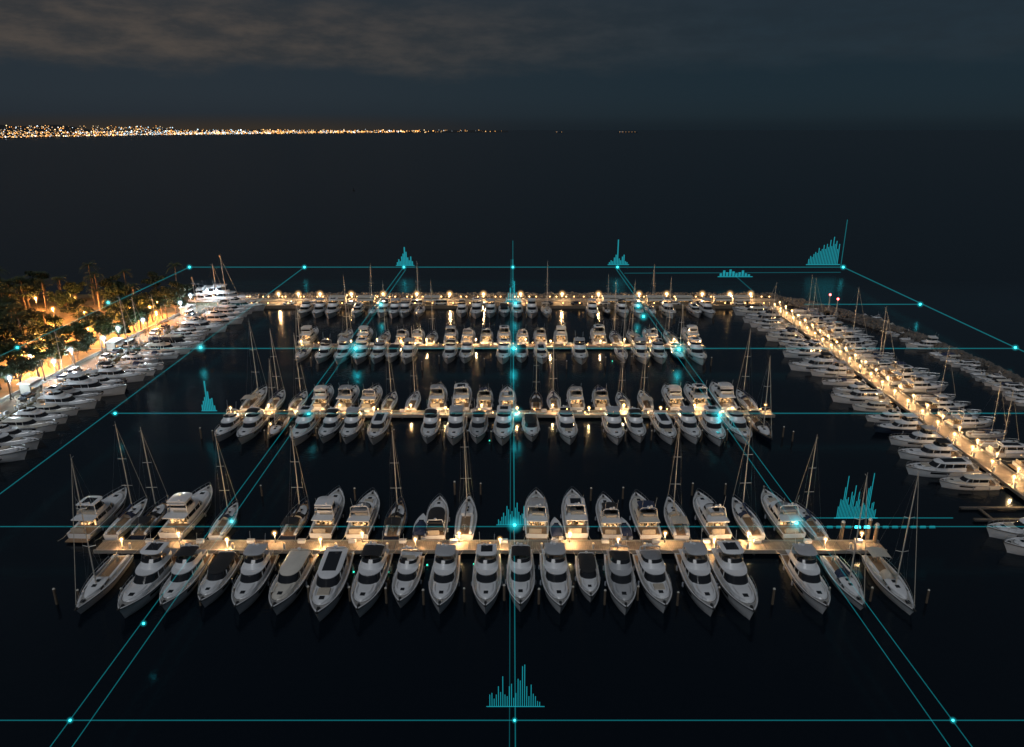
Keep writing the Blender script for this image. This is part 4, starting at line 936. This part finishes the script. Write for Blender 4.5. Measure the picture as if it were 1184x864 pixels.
# ships at the horizon and a buoy
def ship(px, d, label, n):
    k = (px - CX) / FPX; o = empty('ship', (k / math.cos(PITCH) * d, d, 0), 0, label, 'ship', 'ships at the horizon')
    s_ = d / FPX; h = MB(); L = s_ * 7 * n; h.loft([[Vector((x * L, y * 15, 0)) for x, y in ((-.5, -1), (.45, -1), (.5, 0), (.45, 1), (-.5, 1))], [Vector((x * L, y * 16, s_ * .7)) for x, y in ((-.5, -1), (.5, -1), (.56, 0), (.5, 1), (-.5, 1))]]); h.build('hull', M['navy'], o)
    c = MB(); c.box(-L * .42, -L * .2, -10, 10, s_ * .7, s_ * 1.6); c.build('bridge', M['gelgrey'], o)
    for i in range(2 * n):
        l = MB(); l.ball((-L * .4 + L * .8 * i / max(1, 2 * n - 1), -18, s_ * 1.0), s_ * .35, 6, 4); l.build('deck_light', M['ship'], o)
ship(712, 16000, 'lit ship far out on the horizon, the longer of two', 3); ship(641, 16000, 'lit ship far out on the horizon, the shorter of two', 1)
p = P(409, 221, 0); bu = empty('buoy', p, 0, 'small dark buoy alone on the open sea', 'buoy'); t = MB(); t.tube([(0, 0, -.5), (0, 0, .9)], 1.5, 10, 1.2); t.build('float', M['dark'], bu); t = MB(); t.tube([(0, 0, .9), (0, 0, 3.2)], .5, 6, .25); t.build('tower', M['dark'], bu)

# ------------------------------------------------------------------ cyan light grid over the basin
HZ = 4.2
def line(label, a, b, w=1.5, m='holo', z=HZ):
    """thin tube of light between two points, thicker where it lies farther off"""
    pa, pb = P(*a, z), P(*b, z); n_ = 24 if abs(pa.y - pb.y) > 5 else 1
    mid = (pa + pb) / 2; pts = [pa.lerp(pb, i / n_) - mid for i in range(n_ + 1)]
    mb = MB(); n = 6; vs = []
    d = (pb - pa).normalized(); u = d.cross(Vector((0, 0, 1))).normalized(); v = d.cross(u)
    for q in pts:
        r = w * .32 * max(60, ((q + mid) - Vector((0, 0, CH))).length) / FPX
        vs += [q + u * math.cos(2 * PI * j / n) * r + v * math.sin(2 * PI * j / n) * r for j in range(n)]
    mb.add(vs, [(i * n + j, i * n + (j + 1) % n, (i + 1) * n + (j + 1) % n, (i + 1) * n + j) for i in range(n_) for j in range(n)])
    o = mb.build('light_line', M[m]); o.location = mid; return tag(o, label, 'light line', 'cyan light lines over the harbour')
line('cyan light line across the harbour, nearest the camera', (-20, 833), (1204, 833), 1.4)
line('cyan light line across the harbour just beyond the front pier', (-20, 609), (1204, 609), 1.4)
line('cyan light line across the harbour over the second pier', (128, 478), (1204, 478), 1.6)
line('cyan light line across the harbour over the third pier', (-20, 403), (1178, 403), 1.6)
line('cyan light line across the open sea beyond the breakwater', (219, 309), (975, 309), 1.5)
line('faint cyan light line beyond the breakwater, shorter than its neighbour', (722, 316), (972, 315), 1.3, 'holo_dim')
line('faint cyan light line over the left end of the far quay', (120, 351), (330, 352), 1.2, 'holo_dim')
line('faint cyan light line over the dark breakwater end', (930, 352), (1064, 352), 1.5)
line('short cyan light line under the bar chart by the right end of the front pier', (938, 599), (1102, 599), 1.5)
line('central cyan light line running away from the camera, the brighter of two', (596, 880), (593, 300), 1.8)
line('central cyan light line running away from the camera, the thinner of two', (589, 880), (591, 300), 1.3, 'holo_dim')
line('slanting cyan light line on the left, outer of the pair', (46, 880), (466, 310), 1.4)
line('slanting cyan light line on the left, inner of the pair', (72, 880), (469, 312), 1.4)
line('slanting cyan light line on the right, outer of the pair', (1136, 880), (715, 310), 1.4)
line('slanting cyan light line on the right, inner of the pair', (1110, 880), (713, 312), 1.4)
line('long slanting cyan light line over the left quay boats', (-20, 586), (352, 309), 1.4)
line('outermost slanting cyan light line over the park', (-20, 421), (219, 309), 1.4, 'holo', 11)
line('outermost slanting cyan light line on the right over open sea', (1204, 416), (975, 309), 1.6)
line('short slanting cyan light line by the right end of the far quay', (872, 338), (848, 317), 1.5, 'holo_dim')
def vline(label, px, py0, py1, w=1.3, m='holo'):
    p = P(px, py0, HZ); h = (py0 - py1) / FPX * (p - Vector((0, 0, CH))).length * 1.04; r = w * .32 * (p - Vector((0, 0, CH))).length / FPX
    mb = MB(); mb.tube([(0, 0, 0), (0, 0, h)], r, 6); o = mb.build('light_line', M[m]); o.location = p; tag(o, label, 'light line', 'cyan light lines over the harbour')
vline('upright cyan light line at the far end of the central line', 593, 309, 280, 1.2)
vline('upright cyan light line beside the far right bar chart', 972, 309, 262, 1.2)
nodes = [(81, 833), (595, 833), (1102, 833), (166, 721), (133, 478), (20, 402), (125, 350), (219, 309), (352, 309), (467, 309), (593, 309), (714, 309), (975, 309), (1064, 352), (1174, 402)]
bright = [(595, 607, 'big'), (921, 605, 'big'), (268, 603, ''), (597, 479, 'big'), (357, 479, ''), (832, 480, 'big'), (594, 403, 'big'), (411, 403, 'big'), (785, 404, 'big'), (744, 366, ''), (232, 402, ''), (596, 351, ''), (440, 352, ''), (738, 354, '')]
nds = {}
def node(px, py, r, halo, label, light=None):
    p = P(px, py, 11 if (px, py) in ((20, 402), (125, 350), (219, 309)) else HZ); dist = (p - Vector((0, 0, CH))).length; s_ = dist / FPX
    o = empty('light_node', p, 0, label, 'light node', 'glowing nodes of the light grid')
    mb = MB(); mb.ball((0, 0, 0), r * s_, 12, 8); mb.build('core', M['node'], o, True)
    if halo: mb = MB(); mb.ball((0, 0, 0), halo * s_, 24, 16); mb.build('glow', M['halo_c'], o, True)
    if light:
        l = bpy.data.objects.new('node_light', LD[light]); col.objects.link(l); l.parent = o; l.location = (0, -.5, -.6)
wl = ['nearest line, left end', 'nearest line, middle', 'nearest line, right end', 'outer left slanting line below the front pier', 'left end of the line over the second pier', 'far left over the park', 'over the park behind the quay', 'left end of the line beyond the breakwater', 'second from left on the line beyond the breakwater', 'third from left on the line beyond the breakwater', 'middle of the line beyond the breakwater', 'third from right on the line beyond the breakwater', 'right end of the line beyond the breakwater', 'outer right slanting line, farther', 'outer right slanting line, nearer']
for (px, py), w_ in zip(nodes, wl): node(px, py, 1.0, 4, f'small cyan glowing dot, {w_}')
wb = ['behind the middle of the front pier', 'over the yacht near the right end of front pier', 'over the sailboat left on the front pier', 'middle of the second pier', 'left part of the second pier', 'right part of the second pier', 'middle of the third pier', 'left part of the third pier', 'right end of the third pier', 'water behind the third pier right part', 'over the left quay boats', 'middle of the far quay', 'left part of the far quay', 'right part of the far quay']
for (px, py, l), w_ in zip(bright, wb): node(px, py, 1.7 if l else 1.2, 12 if l else 7, f'bright cyan glowing dot, {w_}', 'cyanbig' if l else 'cyan')
def chart(px0, px1, py, hs, label, seed, wbar=.45):
    p0, p1 = P(px0, py, HZ), P(px1, py, HZ); s_ = (p0 - Vector((0, 0, CH))).length / FPX; W = p1.x - p0.x
    o = empty('bar_chart', p0, 0, label, 'bar chart', 'upright cyan bar charts')
    b = MB(); b.box(-.06 * W, W * 1.06, -.1 * s_, .1 * s_, -.5 * s_, .4 * s_); b.build('base_line', M['holo_bar'], o)
    n = len(hs); step = W / n
    for i, h in enumerate(hs):
        if h <= 0: continue
        b = MB(); b.box(i * step, i * step + step * wbar, -.15 * s_, .15 * s_, .5 * s_, .5 * s_ + h * s_ * 1.06); b.build('bar', M['holo_bar'], o)
chart(566, 626, 817, [14, 16, 9, 14, 24, 17, 36, 14, 12, 24, 27, 10, 16, 33, 31, 48, 50, 24, 12, 26, 15, 12, 6, 5], 'cyan bar chart standing at the middle of the nearest line', 1, .35)
chart(967, 1012, 599, [12, 20, 19, 33, 45, 20, 22, 14, 28, 24, 35, 12, 18, 28, 20, 12, 10, 16, 14, 32, 34, 48, 10, 16, 17, 8, 9], 'large cyan bar chart beside the right end of the front pier', 2, .45)
chart(934, 969, 306, [5, 8, 7, 10, 12, 11, 16, 13, 15, 19, 15, 20, 17, 24, 18, 27, 20, 23, 15, 20], 'cyan bar chart rising at the far right corner of the grid', 3, .5)
chart(459, 478, 307, [3, 6, 4, 9, 12, 19, 14, 8, 5, 9, 4], 'small cyan bar chart, peak in the middle, beyond the breakwater', 4, .8)
chart(704, 726, 306, [2, 4, 3, 7, 10, 26, 6, 4, 8, 10, 3, 2], 'small cyan bar chart with one tall spike beyond the breakwater', 5, .7)
chart(234, 250, 475, [6, 10, 14, 31, 20, 12, 13, 5], 'small cyan bar chart on the open water between quay and second pier', 6, .7)
chart(576, 611, 607, [6, 4, 9, 14, 10, 22, 18, 12, 16, 9, 20, 26, 15, 11, 13, 22, 8, 5], 'small cyan bar chart around the node behind the front pier', 7, .5)
chart(585, 603, 349, [4, 9, 15, 8, 22, 10, 6, 4], 'tiny cyan bar chart at the middle of the far quay', 8, .6)
chart(330 + 502, 868, 320, [3, 6, 4, 7, 5, 3, 4, 6, 3, 2], 'faint low cyan bar chart near the right end of the far quay', 9, .7)
ds = empty('dash_row', P(945, 611, HZ), 0, 'row of short cyan dashes hovering beside the right end of the front pier', 'light dashes')
p0, p1 = P(945, 611, HZ), P(1085, 611, HZ); W = p1.x - p0.x; s_ = (p0 - Vector((0, 0, CH))).length / FPX
for i in range(13):
    b = MB(); x = W * i / 13; w_ = W / 13 * .7; b.add([(x, 0, 0), (x + w_, 0, 0), (x + w_ - 1.2 * s_, 0, 3.2 * s_), (x - 1.2 * s_ * 0, 0, 3.2 * s_)], [(0, 1, 2, 3)]); b.build('dash', M['node'] if i in (4, 5) else M['holo_bar'], ds)

# ------------------------------------------------------------------ sky and moonless overcast light
w = bpy.data.worlds.new('World'); scene.world = w; w.use_nodes = True; nt = w.node_tree; N = nt.nodes; Lk = nt.links; N.clear()
out = N.new('ShaderNodeOutputWorld'); bg = N.new('ShaderNodeBackground'); Lk.new(bg.outputs[0], out.inputs[0]); bg.inputs[1].default_value = 1.0
SUN_EL, SUN_AZ = R(50), R(198)
sky = N.new('ShaderNodeTexSky'); sky.sky_type = 'NISHITA'; sky.sun_disc = False; sky.sun_elevation = SUN_EL; sky.sun_rotation = SUN_AZ
def math_(op, a, b=None):
    n = N.new('ShaderNodeMath'); n.operation = op
    for i, v in enumerate((a, b)):
        if v is None: continue
        if isinstance(v, (int, float)): n.inputs[i].default_value = v
        else: Lk.new(v, n.inputs[i])
    return n.outputs[0]
def mix(f, a, b, bt='MIX'):
    n = N.new('ShaderNodeMix'); n.data_type = 'RGBA'; n.blend_type = bt
    for i, v in ((0, f), (6, a), (7, b)):
        if isinstance(v, (int, float)): n.inputs[i].default_value = v
        elif isinstance(v, tuple): n.inputs[i].default_value = (*v, 1)
        else: Lk.new(v, n.inputs[i])
    return n.outputs[2]
tc = N.new('ShaderNodeTexCoord'); sx = N.new('ShaderNodeSeparateXYZ'); Lk.new(tc.outputs['Generated'], sx.inputs[0])
az = math_('ARCTAN2', sx.outputs[0], sx.outputs[1]); el = math_('ARCSINE', sx.outputs[2])
cv = N.new('ShaderNodeCombineXYZ'); Lk.new(math_('MULTIPLY', az, 4.6), cv.inputs[0]); Lk.new(math_('MULTIPLY', el, 15.0), cv.inputs[1])
def noise(sc, det, ro, off=0):
    n = N.new('ShaderNodeTexNoise'); n.inputs['Scale'].default_value = sc; n.inputs['Detail'].default_value = det; n.inputs['Roughness'].default_value = ro
    m = N.new('ShaderNodeMapping'); m.inputs['Location'].default_value = (off, off * .7, 0); Lk.new(cv.outputs[0], m.inputs[0]); Lk.new(m.outputs[0], n.inputs['Vector']); return n.outputs[0]
def mr(v, a, b, c=0.0, d=1.0, it='SMOOTHSTEP'):
    n = N.new('ShaderNodeMapRange'); n.interpolation_type = it; Lk.new(v, n.inputs[0])
    for i, q in enumerate((a, b, c, d)): n.inputs[i + 1].default_value = q
    return n.outputs[0]
n1 = noise(1.3, 7, .58, 3.1); n2 = noise(3.2, 6, .6, 7.7)
rightness = mr(az, -.45, .35)
edge = math_('ADD', el, math_('MULTIPLY', math_('SUBTRACT', n1, .5), .085))
mask = mr(edge, .060, .094)                       # cloud deck above about four degrees
clear = mix(rightness, (.0170, .0255, .035), (.0075, .0185, .0285))
clear = mix(mr(el, 0.0, .045), mix(rightness, (.0145, .0205, .0285), (.0075, .0165, .024)), clear)
cloud = mix(rightness, (.070, .058, .050), (.014, .026, .037))
cloud = mix(mr(n2, .3, .75), mix(.7, cloud, (.012, .020, .028)), cloud)
low = mix(rightness, (.0125, .0165, .022), (.0058, .0125, .019))
clear = mix(mr(el, .001, .02), low, clear)          # dim haze at the horizon
glow = math_('MULTIPLY', mr(el, .022, -.004), mr(math_('ABSOLUTE', math_('ADD', az, .38)), .42, .02))
clear = mix(glow, clear, (.036, .027, .019))        # faint light dome over the town
base = mix(mask, clear, cloud)
hi = mr(el, .16, .75)                              # overcast overhead
base = mix(mr(el, .118, .18), base, (.016, .026, .036)); base = mix(hi, base, (.05, .056, .066))
nis = mix(1.0, sky.outputs[0], (.0009, .0009, .0009), 'MULTIPLY')
Lk.new(mix(1.0, base, nis, 'ADD'), bg.inputs[0])
sl = bpy.data.lights.new('overcast_sun', 'SUN'); sl.energy = .78; sl.angle = R(25); sl.color = (.94, .97, 1)
so = bpy.data.objects.new('overcast_sun', sl); col.objects.link(so)
dv = Vector((math.sin(SUN_AZ) * math.cos(SUN_EL), math.cos(SUN_AZ) * math.cos(SUN_EL), math.sin(SUN_EL)))
so.rotation_euler = dv.to_track_quat('Z', 'Y').to_euler()

# ------------------------------------------------------------------ render settings
scene.view_settings.view_transform = 'Standard'; scene.view_settings.look = 'None'; scene.view_settings.exposure = 0
c = scene.cycles
c.use_denoising = True
try: c.denoiser = 'OPENIMAGEDENOISE'; c.denoising_input_passes = 'RGB_ALBEDO_NORMAL'
except Exception: pass
c.max_bounces = 6; c.diffuse_bounces = 2; c.glossy_bounces = 3; c.transparent_max_bounces = 24; c.sample_clamp_indirect = 4; c.caustics_reflective = False; c.caustics_refractive = False
try: c.use_light_tree = True
except Exception: pass
